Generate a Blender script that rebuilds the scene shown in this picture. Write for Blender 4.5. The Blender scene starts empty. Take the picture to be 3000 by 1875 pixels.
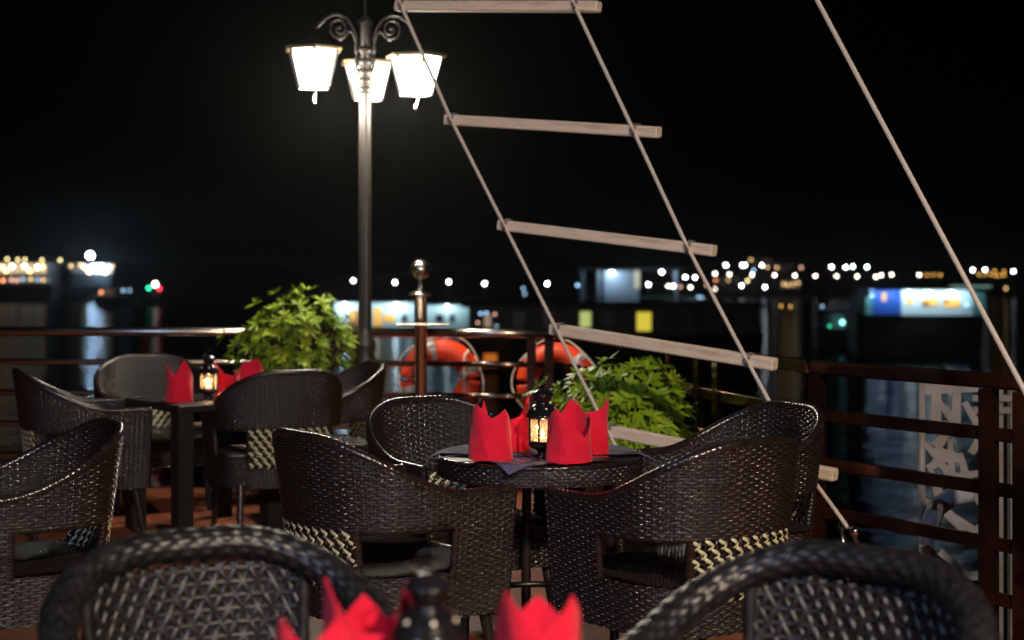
import bpy, math, random
import numpy as np
from mathutils import Vector, Matrix
random.seed(7); rng = np.random.default_rng(7)
sc = bpy.context.scene
C = sc.collection
# ------------------------------------------------------------------ camera, sky, light
F, HY, CAMZ = 4500.0, 780.0, 1.42           # focal length in photo pixels (3000 wide), horizon row, eye height
cd = bpy.data.cameras.new("camera"); cam = bpy.data.objects.new("camera", cd); C.objects.link(cam)
sc.camera = cam
cam.location = (0, 0, CAMZ); cam.rotation_euler = (math.pi/2, 0, 0)
cd.sensor_width = 36; cd.lens = F/3000*36
cd.shift_y = -(937.5-HY)/3000
cd.clip_start = .05; cd.clip_end = 3000
cd.dof.use_dof = True; cd.dof.focus_distance = 5.35; cd.dof.aperture_fstop = 2.3
w = bpy.data.worlds.new("World"); sc.world = w; w.use_nodes = True
nt = w.node_tree; bg = nt.nodes["Background"]
sky = nt.nodes.new("ShaderNodeTexSky"); sky.sky_type = 'NISHITA'; sky.sun_disc = False
sky.sun_elevation = math.radians(-4); sky.sun_rotation = math.radians(200)
nt.links.new(sky.outputs[0], bg.inputs[0]); bg.inputs[1].default_value = .006
sd = bpy.data.lights.new("moon", 'SUN'); sd.energy = .006; sd.angle = math.radians(.5); sd.color = (.7, .8, 1)
so = bpy.data.objects.new("moon", sd); C.objects.link(so); so.rotation_euler = (math.radians(50), 0, math.radians(-30))
sc.view_settings.view_transform = 'Standard'; sc.view_settings.look = 'None'
sc.view_settings.exposure = 0; sc.view_settings.gamma = 1
def point_light(name, loc, power, col, radius=.1, parent=None):
    d = bpy.data.lights.new(name, 'POINT'); d.energy = power; d.color = col; d.shadow_soft_size = radius
    o = bpy.data.objects.new(name, d); C.objects.link(o); o.location = loc
    if parent: o.parent = parent
    return o
KEY_W, KEY_C = 2750, 600                    # warm lamp behind the camera to the right, cool floodlight behind to the left

def at(px, py, Y): return Vector(((px-1500)/F*Y, Y, CAMZ-(py-HY)/F*Y))
WZ = -2.2                                   # water level

# ------------------------------------------------------------------ materials
M = {}
def mat(name, col, rough=.5, metal=0, spec=.5, emit=None, es=0, noise=None, bump=None, coat=0, sheen=0, trans=0):
    m = bpy.data.materials.new(name); m.use_nodes = True
    n = m.node_tree; p = n.nodes["Principled BSDF"]
    p.inputs["Base Color"].default_value = (*col, 1); p.inputs["Roughness"].default_value = rough
    p.inputs["Metallic"].default_value = metal; p.inputs["Specular IOR Level"].default_value = spec
    p.inputs["Coat Weight"].default_value = coat; p.inputs["Sheen Weight"].default_value = sheen
    if emit: p.inputs["Emission Color"].default_value = (*emit, 1); p.inputs["Emission Strength"].default_value = es
    if trans: p.inputs["Transmission Weight"].default_value = trans
    tc = n.nodes.new("ShaderNodeTexCoord")
    if noise:                                # (scale xyz, colour 2, low, high)
        mp = n.nodes.new("ShaderNodeMapping"); mp.inputs["Scale"].default_value = noise[0]
        nz = n.nodes.new("ShaderNodeTexNoise"); nz.inputs["Scale"].default_value = 1; nz.inputs["Detail"].default_value = 5
        cr = n.nodes.new("ShaderNodeValToRGB")
        cr.color_ramp.elements[0].position = noise[2]; cr.color_ramp.elements[0].color = (*col, 1)
        cr.color_ramp.elements[1].position = noise[3]; cr.color_ramp.elements[1].color = (*noise[1], 1)
        n.links.new(tc.outputs["Object"], mp.inputs[0]); n.links.new(mp.outputs[0], nz.inputs["Vector"])
        n.links.new(nz.outputs[0], cr.inputs[0]); n.links.new(cr.outputs[0], p.inputs["Base Color"])
    if bump:                                 # (scale xyz, strength, distance)
        mp = n.nodes.new("ShaderNodeMapping"); mp.inputs["Scale"].default_value = bump[0]
        nz = n.nodes.new("ShaderNodeTexNoise"); nz.inputs["Scale"].default_value = 1; nz.inputs["Detail"].default_value = 4
        b = n.nodes.new("ShaderNodeBump"); b.inputs["Strength"].default_value = bump[1]; b.inputs["Distance"].default_value = bump[2]
        n.links.new(tc.outputs["Object"], mp.inputs[0]); n.links.new(mp.outputs[0], nz.inputs["Vector"])
        n.links.new(nz.outputs[0], b.inputs["Height"]); n.links.new(b.outputs[0], p.inputs["Normal"])
    M[name] = m; return m
mat("wicker", (.010, .0068, .0062), .19, spec=.85, noise=((26, 26, 60), (.024, .016, .0135), .35, .7), bump=((90, 90, 500), .2, .0006))
mat("wicker_core", (.006, .005, .0045), .6)
mat("wicker_leg", (.016, .012, .011), .3, spec=.6)
mat("cream_strip", (.60, .56, .33), .4, noise=((40, 40, 40), (.50, .46, .27), .4, .7))
mat("fg_wicker", (.006, .006, .007), .40, spec=.5, noise=((40, 40, 40), (.018, .017, .018), .4, .7))
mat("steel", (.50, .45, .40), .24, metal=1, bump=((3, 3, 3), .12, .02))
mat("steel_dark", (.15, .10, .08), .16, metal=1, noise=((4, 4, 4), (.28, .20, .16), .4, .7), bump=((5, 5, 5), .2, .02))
mat("steel_red_reflection", (.075, .032, .022), .24, metal=.9, noise=((3, 3, 3), (.16, .070, .045), .4, .7), bump=((5, 5, 5), .2, .02))  # steel rails; the red deck's reflection is put into this base colour
mat("cutlery", (.75, .72, .68), .12, metal=1)
mat("napkin", (.74, .008, .040), .8, spec=.2, sheen=.2, bump=((34, 34, 18), .7, .006), noise=((18, 18, 18), (.62, .005, .028), .4, .7))
mat("lantern_black", (.008, .008, .009), .16, spec=.7)
mat("wax", (.9, .8, .6), .5, emit=(1, .55, .2), es=.6)
mat("flame", (1, .8, .4), .5, emit=(1, .62, .22), es=60)
mat("rung_wood", (.72, .60, .47), .75, noise=((5, 38, 38), (.36, .27, .22), .50, .80), bump=((20, 160, 160), .5, .004))
mat("rope", (.60, .52, .44), .85)
mat("tie", (.16, .13, .12), .7)
mat("buoy_orange", (.84, .060, .014), .5, noise=((8, 8, 8), (.66, .07, .02), .4, .7), bump=((12, 12, 12), .3, .01))
mat("buoy_band", (.36, .34, .33), .35)
mat("buoy_rope", (.70, .62, .52), .8)
mat("lamp_iron", (.018, .014, .012), .45, spec=.6, bump=((30, 30, 3), .2, .004))
mat("roof_black", (.003, .003, .003), .8, spec=.1)
mat("lamp_brass", (.35, .25, .12), .35, metal=.7)
mat("lamp_glass", (1, .95, .85), .4, emit=(1, .93, .80), es=14)
mat("lamp_finial", (.8, .75, .65), .2, metal=1)
mat("leaf", (.14, .26, .012), .42, spec=.28, noise=((7, 7, 7), (.30, .42, .022), .35, .7))
mat("leaf_far", (.075, .14, .008), .55, spec=.18, noise=((7, 7, 7), (.23, .30, .018), .35, .7))
mat("stem", (.05, .035, .02), .7)
mat("pot", (.05, .03, .025), .6)
mat("placemat", (.035, .032, .075), .75, spec=.2)
mat("table_dark", (.014, .010, .009), .5, spec=.3)
mat("hull_dark", (.010, .012, .012), .5, noise=((2, 2, 2), (.02, .02, .02), .4, .7))
mat("boat_white", (.62, .76, .78), .6, noise=((1, 1, 1), (.50, .68, .72), .4, .7))
mat("boat_blue", (.015, .09, .42), .5)
mat("boat_teal", (.10, .30, .28), .6)
mat("boat_grey", (.35, .42, .48), .6)
mat("boat_wood", (.45, .18, .05), .6)
mat("roof_dark", (.02, .025, .03), .6)
mat("win_amber", (.8, .4, .1), .5, emit=(1, .50, .06), es=.5)
mat("win_yellow", (.8, .7, .1), .5, emit=(.95, .78, .08), es=.7)
mat("win_lime", (.8, .8, .3), .5, emit=(.75, .85, .28), es=.6)
mat("win_faint", (.6, .5, .4), .5, emit=(1, .72, .45), es=.2)
mat("win_strip", (.4, .7, .6), .5, emit=(.45, .85, .70), es=.35)
mat("win_orange", (.8, .3, .05), .5, emit=(1, .25, .03), es=.45)
mat("win_cream", (.9, .8, .6), .5, emit=(1, .78, .50), es=.24)
mat("win_dim", (.3, .3, .3), .5, emit=(.6, .35, .25), es=.06)
mat("win_cold", (.3, .3, .3), .5, emit=(.45, .55, .75), es=.14)
mat("win_dark", (.01, .015, .03), .2)
mat("land", (.012, .014, .010), .9, noise=((.1, .1, .1), (.02, .02, .015), .4, .7))
mat("panel_white", (.25, .23, .22), .5, noise=((5, 5, 5), (.16, .14, .13), .4, .7))
mat("sleeve", (.26, .27, .30), .35, bump=((25, 25, 25), .8, .02))
for nm, col, es in (("white", (.86, .95, 1), 30), ("warm", (1, .90, .74), 17), ("amber", (1, .50, .10), 4), ("yellow", (1, .80, .35), 8),
                    ("blue", (.35, .62, 1), 5), ("orange", (1, .33, .12), 5), ("green", (.02, .85, .35), 9), ("red", (1, .02, .05), 10),
                    ("dimamber", (1, .62, .25), 3), ("dimblue", (.4, .7, 1), 2), ("dimrose", (1, .5, .4), 3), ("cyanlamp", (.3, .95, .85), 4)):
    mat("glow_"+nm, col, .5, emit=col, es=es)
mat("glow_icy", (.5, .75, 1), .5, emit=(.50, .74, 1), es=210)

def deck_material():
    m = bpy.data.materials.new("deck_boards"); m.use_nodes = True; n = m.node_tree; p = n.nodes["Principled BSDF"]
    tc = n.nodes.new("ShaderNodeTexCoord"); mp = n.nodes.new("ShaderNodeMapping"); mp.inputs["Rotation"].default_value = (0, 0, math.radians(39))
    n.links.new(tc.outputs["Object"], mp.inputs[0])
    br = n.nodes.new("ShaderNodeTexBrick"); br.inputs["Scale"].default_value = 1; br.inputs["Brick Width"].default_value = 7
    br.inputs["Row Height"].default_value = .15; br.inputs["Mortar Size"].default_value = .006; br.inputs["Mortar Smooth"].default_value = .3
    br.inputs["Color1"].default_value = (.34, .098, .042, 1); br.inputs["Color2"].default_value = (.26, .070, .032, 1); br.inputs["Mortar"].default_value = (.34, .16, .09, 1)
    n.links.new(mp.outputs[0], br.inputs["Vector"])
    nz = n.nodes.new("ShaderNodeTexNoise"); nz.inputs["Scale"].default_value = 1; nz.inputs["Detail"].default_value = 6
    mp2 = n.nodes.new("ShaderNodeMapping"); mp2.inputs["Scale"].default_value = (2, 40, 2)
    n.links.new(mp.outputs[0], mp2.inputs[0]); n.links.new(mp2.outputs[0], nz.inputs["Vector"])
    mx = n.nodes.new("ShaderNodeMixRGB"); mx.blend_type = 'MULTIPLY'; mx.inputs[0].default_value = .6
    n.links.new(br.outputs[0], mx.inputs[1]); n.links.new(nz.outputs[0], mx.inputs[2]); n.links.new(mx.outputs[0], p.inputs["Base Color"])
    mr = n.nodes.new("ShaderNodeMath"); mr.operation = 'MULTIPLY_ADD'; mr.inputs[1].default_value = .25; mr.inputs[2].default_value = .42; p.inputs["Specular IOR Level"].default_value = .25
    n.links.new(nz.outputs[0], mr.inputs[0]); n.links.new(mr.outputs[0], p.inputs["Roughness"])
    b = n.nodes.new("ShaderNodeBump"); b.inputs["Strength"].default_value = .35; b.inputs["Distance"].default_value = .004; b.invert = True
    n.links.new(br.outputs["Fac"], b.inputs["Height"]); n.links.new(b.outputs[0], p.inputs["Normal"])
    M["deck"] = m
deck_material()
def water_material():
    m = bpy.data.materials.new("river_water"); m.use_nodes = True; n = m.node_tree; n.nodes.clear()
    ou = n.nodes.new("ShaderNodeOutputMaterial"); di = n.nodes.new("ShaderNodeBsdfDiffuse"); gl = n.nodes.new("ShaderNodeBsdfGlossy"); mx = n.nodes.new("ShaderNodeMixShader"); fr = n.nodes.new("ShaderNodeFresnel")
    di.inputs[0].default_value = (.0015, .003, .003, 1); gl.inputs[0].default_value = (.24, .26, .28, 1); gl.inputs["Roughness"].default_value = .06; fr.inputs[0].default_value = 1.33
    tc = n.nodes.new("ShaderNodeTexCoord")
    def nz(s, st, d, prev=None):
        mp = n.nodes.new("ShaderNodeMapping"); mp.inputs["Scale"].default_value = s
        t = n.nodes.new("ShaderNodeTexNoise"); t.inputs["Scale"].default_value = 1; t.inputs["Detail"].default_value = 3
        b = n.nodes.new("ShaderNodeBump"); b.inputs["Strength"].default_value = st; b.inputs["Distance"].default_value = d
        n.links.new(tc.outputs["Object"], mp.inputs[0]); n.links.new(mp.outputs[0], t.inputs["Vector"]); n.links.new(t.outputs[0], b.inputs["Height"])
        if prev: n.links.new(prev.outputs[0], b.inputs["Normal"])
        return b
    b = nz((.45, 1.1, 1), .8, .13); b = nz((2.0, 5.0, 1), .8, .04, b)
    n.links.new(b.outputs[0], gl.inputs["Normal"]); n.links.new(b.outputs[0], fr.inputs["Normal"])
    n.links.new(fr.outputs[0], mx.inputs[0]); n.links.new(di.outputs[0], mx.inputs[1]); n.links.new(gl.outputs[0], mx.inputs[2]); n.links.new(mx.outputs[0], ou.inputs[0]); M["water"] = m
water_material()
def placemat_material():
    m = M["placemat"]; n = m.node_tree; p = n.nodes["Principled BSDF"]
    tc = n.nodes.new("ShaderNodeTexCoord"); w1 = n.nodes.new("ShaderNodeTexWave"); w1.inputs["Scale"].default_value = 55; w1.bands_direction = 'DIAGONAL'
    cr = n.nodes.new("ShaderNodeValToRGB"); cr.color_ramp.elements[0].color = (.018, .016, .04, 1); cr.color_ramp.elements[1].color = (.20, .19, .33, 1)
    n.links.new(tc.outputs["Object"], w1.inputs[0]); n.links.new(w1.outputs[1], cr.inputs[0]); n.links.new(cr.outputs[0], p.inputs["Base Color"])
placemat_material()
def pane_material():
    m = bpy.data.materials.new("lantern_pane"); m.use_nodes = True; n = m.node_tree; n.nodes.clear()
    out = n.nodes.new("ShaderNodeOutputMaterial"); tr = n.nodes.new("ShaderNodeBsdfTransparent"); gl = n.nodes.new("ShaderNodeBsdfGlossy")
    tl = n.nodes.new("ShaderNodeBsdfTranslucent"); a = n.nodes.new("ShaderNodeMixShader"); b = n.nodes.new("ShaderNodeMixShader")
    gl.inputs["Roughness"].default_value = .06; tl.inputs[0].default_value = (.9, .75, .6, 1)
    a.inputs[0].default_value = .10; b.inputs[0].default_value = .20
    n.links.new(tr.outputs[0], a.inputs[1]); n.links.new(gl.outputs[0], a.inputs[2]); n.links.new(a.outputs[0], b.inputs[1]); n.links.new(tl.outputs[0], b.inputs[2])
    n.links.new(b.outputs[0], out.inputs[0]); M["pane"] = m
pane_material()

# ------------------------------------------------------------------ object helpers
def tag(o, label=None, cat=None, group=None, kind=None):
    if label: o['label'] = label
    if cat: o['category'] = cat
    if group: o['group'] = group
    if kind: o['kind'] = kind
    return o
def thing(name, label, cat, loc=(0, 0, 0), rz=0, group=None):
    o = bpy.data.objects.new(name, None); C.objects.link(o); o.empty_display_size = .1
    o.location = loc; o.rotation_euler = (0, 0, rz); return tag(o, label, cat, group)
def copy_tree(o, parent=None):
    c = o.copy(); C.objects.link(c)
    if parent: c.parent = parent
    for ch in list(o.children): copy_tree(ch, c)
    return c
class MB:
    """collects verts and faces with material slots, links them as one mesh object"""
    def __init__(s): s.v = []; s.q = []; s.mi = []; s.n = 0; s.poly = []; s.pmi = []
    def grid(s, P, mi=0, closeu=False, closev=False, flip=False):
        nu, nv = P.shape[:2]; s.v.append(P.reshape(-1, 3))
        i = np.arange(nu if closeu else nu-1); j = np.arange(nv if closev else nv-1)
        I, J = np.meshgrid(i, j, indexing='ij'); I2 = (I+1) % nu; J2 = (J+1) % nv
        q = np.stack([I*nv+J, I2*nv+J, I2*nv+J2, I*nv+J2], -1).reshape(-1, 4)+s.n
        if flip: q = q[:, ::-1]
        s.q.append(q); s.mi.append(np.full(len(q), mi)); s.n += nu*nv; return s
    def faces(s, verts, faces, mi=0):
        s.v.append(np.array(verts, float).reshape(-1, 3))
        for f in faces: s.poly.append([k+s.n for k in f]); s.pmi.append(mi)
        s.n += len(verts); return s
    def box(s, c, d, rot=None, mi=0, bev=0):
        c = Vector(c); hx, hy, hz = d[0]/2, d[1]/2, d[2]/2
        R = rot if rot is not None else Matrix.Identity(3)
        if bev == 0:
            vs = [c+R@Vector((x*hx, y*hy, z*hz)) for x in (-1, 1) for y in (-1, 1) for z in (-1, 1)]
            return s.faces([tuple(v) for v in vs], [(0, 1, 3, 2), (4, 6, 7, 5), (0, 4, 5, 1), (2, 3, 7, 6), (0, 2, 6, 4), (1, 5, 7, 3)], mi)
        # chamfered long box: octagonal section extruded along x with narrowed ends
        e = bev; sec = [(-hy+e, -hz), (hy-e, -hz), (hy, -hz+e), (hy, hz-e), (hy-e, hz), (-hy+e, hz), (-hy, hz-e), (-hy, -hz+e)]
        rings = []
        for x, k in ((-hx, 1), (-hx+e, 0), (hx-e, 0), (hx, 1)):
            rings.append([tuple(c+R@Vector((x, yy*(1-k*e/hy), zz*(1-k*e/hz)))) for yy, zz in sec])
        vs = [v for r in rings for v in r]; fs = []
        for r in range(3):
            for k in range(8): fs.append((r*8+k, r*8+(k+1) % 8, (r+1)*8+(k+1) % 8, (r+1)*8+k))
        fs += [tuple(range(7, -1, -1)), tuple(range(24, 32))]
        return s.faces(vs, fs, mi)
    def tube(s, pts, r, n=10, mi=0, rf=None, close=False, flat=1, caps=True):
        P = np.array([tuple(p) for p in pts], float); k = len(P)
        T = np.roll(P, -1, 0)-np.roll(P, 1, 0) if close else np.gradient(P, axis=0)
        T /= np.linalg.norm(T, axis=1)[:, None]+1e-12
        ref = np.array([0, 0, 1.]) if abs(T[:, 2]).mean() < .8 else np.array([0, 1., 0])
        A = np.cross(T, ref); A /= np.linalg.norm(A, axis=1)[:, None]+1e-12; B = np.cross(A, T)
        ph = np.linspace(0, 2*math.pi, n, endpoint=False)
        R = np.broadcast_to(np.array(r, float).reshape(-1, 1), (k, n)).copy()
        if rf is not None: R = R*rf(np.arange(k)[:, None], ph[None, :])
        G = P[:, None]+R[..., None]*(np.cos(ph)[None, :, None]*A[:, None]+flat*np.sin(ph)[None, :, None]*B[:, None])
        base = s.n
        s.grid(G, mi, closeu=close, closev=True)
        if not close and caps:
            s.poly.append([base+i for i in range(n)]); s.pmi.append(mi)
            s.poly.append([base+(k-1)*n+i for i in range(n)][::-1]); s.pmi.append(mi)
        return s
    def lathe(s, prof, n=24, c=(0, 0, 0), mi=0, rf=None):
        pr = np.array(prof, float); ph = np.linspace(0, 2*math.pi, n, endpoint=False)
        r = np.repeat(pr[:, :1], n, 1)
        if rf is not None: r = r*rf(ph[None, :])
        G = np.stack([r*np.cos(ph)[None], r*np.sin(ph)[None], np.repeat(pr[:, 1:2], n, 1)], -1)+np.array(c)
        return s.grid(G, mi, closev=True, flip=True)
    def sphere(s, c, r, n=16, mi=0, sz=1):
        th = np.linspace(.001, math.pi-.001, n//2+1)
        return s.lathe([(r*math.sin(t), -r*sz*math.cos(t)) for t in th], n, c, mi)
    def build(s, name, mats, parent=None, smooth=True):
        me = bpy.data.meshes.new(name)
        V = np.concatenate(s.v); Q = np.concatenate(s.q) if s.q else np.zeros((0, 4), int)
        loops = list(Q.reshape(-1)); nq = len(Q)
        starts = list(range(0, nq*4, 4)); tot = [4]*nq; mi = list(np.concatenate(s.mi)) if s.mi else []
        k = nq*4
        for p, m_ in zip(s.poly, s.pmi): starts.append(k); tot.append(len(p)); loops += p; mi.append(m_); k += len(p)
        me.vertices.add(len(V)); me.vertices.foreach_set("co", V.astype(np.float32).ravel())
        me.loops.add(len(loops)); me.loops.foreach_set("vertex_index", np.array(loops, np.int32))
        me.polygons.add(len(starts)); me.polygons.foreach_set("loop_start", np.array(starts, np.int32))
        me.polygons.foreach_set("loop_total", np.array(tot, np.int32))
        me.polygons.foreach_set("material_index", np.array(mi, np.int32))
        me.update(calc_edges=True); me.validate()
        sm = np.zeros(len(me.polygons), bool)
        if smooth: sm[:nq] = True
        me.polygons.foreach_set("use_smooth", sm)
        for m_ in (mats if isinstance(mats, (list, tuple)) else [mats]): me.materials.append(M[m_])
        o = bpy.data.objects.new(name, me); C.objects.link(o)
        if parent: o.parent = parent
        return o
ORD = ["first", "second", "third", "fourth", "fifth", "sixth", "seventh", "eighth", "ninth", "tenth", "eleventh", "twelfth", "thirteenth", "fourteenth", "fifteenth", "sixteenth", "seventeenth", "eighteenth", "nineteenth", "twentieth"]

# ------------------------------------------------------------------ setting: deck, water, land
DK = [(-9, -6), (6.2, -6), (6.2, -1.5), (1.98, 5.55), (1.34, 6.5), (.36, 9.74), (-9, 10.30)]
m = MB(); nD = len(DK)
m.faces([(x, y, 0) for x, y in DK], [tuple(range(nD))])
m.faces([(x, y, 0) for x, y in DK]+[(x, y, -.35) for x, y in DK], [(i, i+nD, (i+1) % nD+nD, (i+1) % nD) for i in range(nD)])
tag(m.build("deck_floor", "deck", smooth=False), kind="structure")
m = MB(); m.faces([(-1500, -300, WZ), (1500, -300, WZ), (1500, 2000, WZ), (-1500, 2000, WZ)], [(0, 1, 2, 3)])
tag(m.build("water", "water", smooth=False), kind="structure")
xs = np.linspace(-900, 900, 181); G = []
for j, (yy, hh) in enumerate(((178, -.02), (182, .35), (230, .8), (330, 1.6), (480, 2.2), (700, 0))):
    G.append([(x, yy+4*math.sin(x*.03), WZ-.3+hh*(1+.35*math.sin(x*.021+j)+.2*math.sin(x*.07+2*j))) for x in xs])
m = MB(); m.grid(np.array(G)); tag(m.build("far_shore", "land"), kind="structure")

# ------------------------------------------------------------------ wicker armchair
HW, HB, HFR = .350, .335, .325
ZT, ZA, ZL, ZS, ZB = .864, .67, .575, .425, .265
def unit_curve():
    pts = []
    for y in np.linspace(1, 0, 40, endpoint=False): pts.append((-1, y*HFR/HB))
    for a in np.linspace(0, math.pi, 160):
        c, s_ = math.cos(a), math.sin(a); e = 2/2.5
        pts.append((-math.copysign(abs(c)**e, c), -(abs(s_)**e)))
    for y in np.linspace(0, 1, 41)[1:]: pts.append((1, y*HFR/HB))
    return np.array(pts)
UC = unit_curve(); P0 = UC*np.array([HW, HB]); SL = np.concatenate([[0], np.cumsum(np.linalg.norm(np.diff(P0, axis=0), axis=1))])
LEN = SL[-1]; TT = SL/LEN*2-1                              # t in [-1,1], 0 at the middle of the back
TN = np.gradient(P0, axis=0); TN /= np.linalg.norm(TN, axis=1)[:, None]; NRM = np.stack([TN[:, 1], -TN[:, 0]], 1)*-1
if NRM[len(NRM)//2, 1] > 0: NRM = -NRM
def shell(t, z, off=0):
    t = np.asarray(t, float); z = np.asarray(z, float)
    cx = np.interp(t, TT, UC[:, 0]); cy = np.interp(t, TT, UC[:, 1]); nx = np.interp(t, TT, NRM[:, 0]); ny = np.interp(t, TT, NRM[:, 1])
    k = np.clip((z-ZB)/(ZT-ZB), 0, 1.05)
    kx = .87+.13*k; kb = np.where(cy < 0, .76+.24*k, .95+.05*k)
    return np.stack([cx*HW*kx+nx*off, cy*HB*kb+ny*off, z+0*t], -1)
def smooth(a, b, x): x = np.clip((x-a)/(b-a), 0, 1); return x*x*(3-2*x)
def rim(t): return ZA+(ZT-ZA)*(1-smooth(.10, .78, np.abs(t)))
def weave_h(u, z, P=.0255, R=.0104, amp=1):
    row = np.floor(z/R); fv = z/R-row; prof = np.sqrt(np.clip(1-(2*fv-1)**2, 0, 1))
    ph = np.tanh(2.2*(np.cos(math.pi*u/P+math.pi*row)+.12))
    strand = prof*.0036+ph*.0034*(.35+.65*prof)-.0024*(1-prof)
    k = np.abs(u/P-np.round(u/P))*P
    stake = np.where(k < .0038, .0018*np.sqrt(np.clip(1-(k/.0038)**2, 0, 1))+.0004, -.008)
    return np.maximum(strand, stake)*amp*1.2
def woven(mb, t0, t1, zlo, zhi, thick=.020, res=.0026, mi=0, inner=True):
    n = max(4, int(round((t1-t0)/2*LEN/res))); t = np.linspace(t0, t1, n)
    lo = zlo(t) if callable(zlo) else np.full(n, zlo); hi = zhi(t) if callable(zhi) else np.full(n, zhi)
    st_ = .0104/7; k0 = math.floor(lo.min()/st_); k1 = math.ceil(hi.max()/st_)+1
    Z = np.clip((np.arange(k0, k1)*st_)[None]+0*t[:, None], lo[:, None], hi[:, None]); k = Z.shape[1]; T = np.repeat(t[:, None], k, 1); U = T/2*LEN
    mb.grid(shell(T, Z, weave_h(U, Z)), mi, flip=True)
    if inner: mb.grid(shell(T, Z, -thick-weave_h(U+.0155, Z)), mi)
def shell_tube(mb, ts, zs, r, off=-.010, n=10, wrap=.0075, mi=0, amp=.13):
    P = shell(ts, zs, off); d = np.concatenate([[0], np.cumsum(np.linalg.norm(np.diff(P, axis=0), axis=1))])
    N = max(6, int(d[-1]/.0022)); s_ = np.linspace(0, d[-1], N); Q = np.stack([np.interp(s_, d, P[:, i]) for i in range(3)], 1)
    mb.tube(Q, r, n, mi, rf=lambda i, p: 1+amp*np.abs(np.sin(s_[i[:, 0]][:, None]/wrap*math.pi/2+p*.5)))
TP = float(np.interp(.235, P0[len(P0)//2:, 0], TT[len(P0)//2:]))      # rear post position on the shell
TA = float(np.interp(.085, P0[-60:, 1], TT[-60:]))                    # rear edge of the arm panel
def leg_mesh(x, y, sx, sy):
    m = MB(); N = 60; z = np.linspace(ZB+.02, 0, N)
    pts = np.stack([x+sx*.055*(1-z/ZB), y+sy*.06*(1-z/ZB), z], 1)
    m.tube(pts, np.linspace(.021, .013, N), 10, rf=lambda i, p: 1+.09*np.abs(np.sin(i*.9+p*.5)))
    return m
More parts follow.
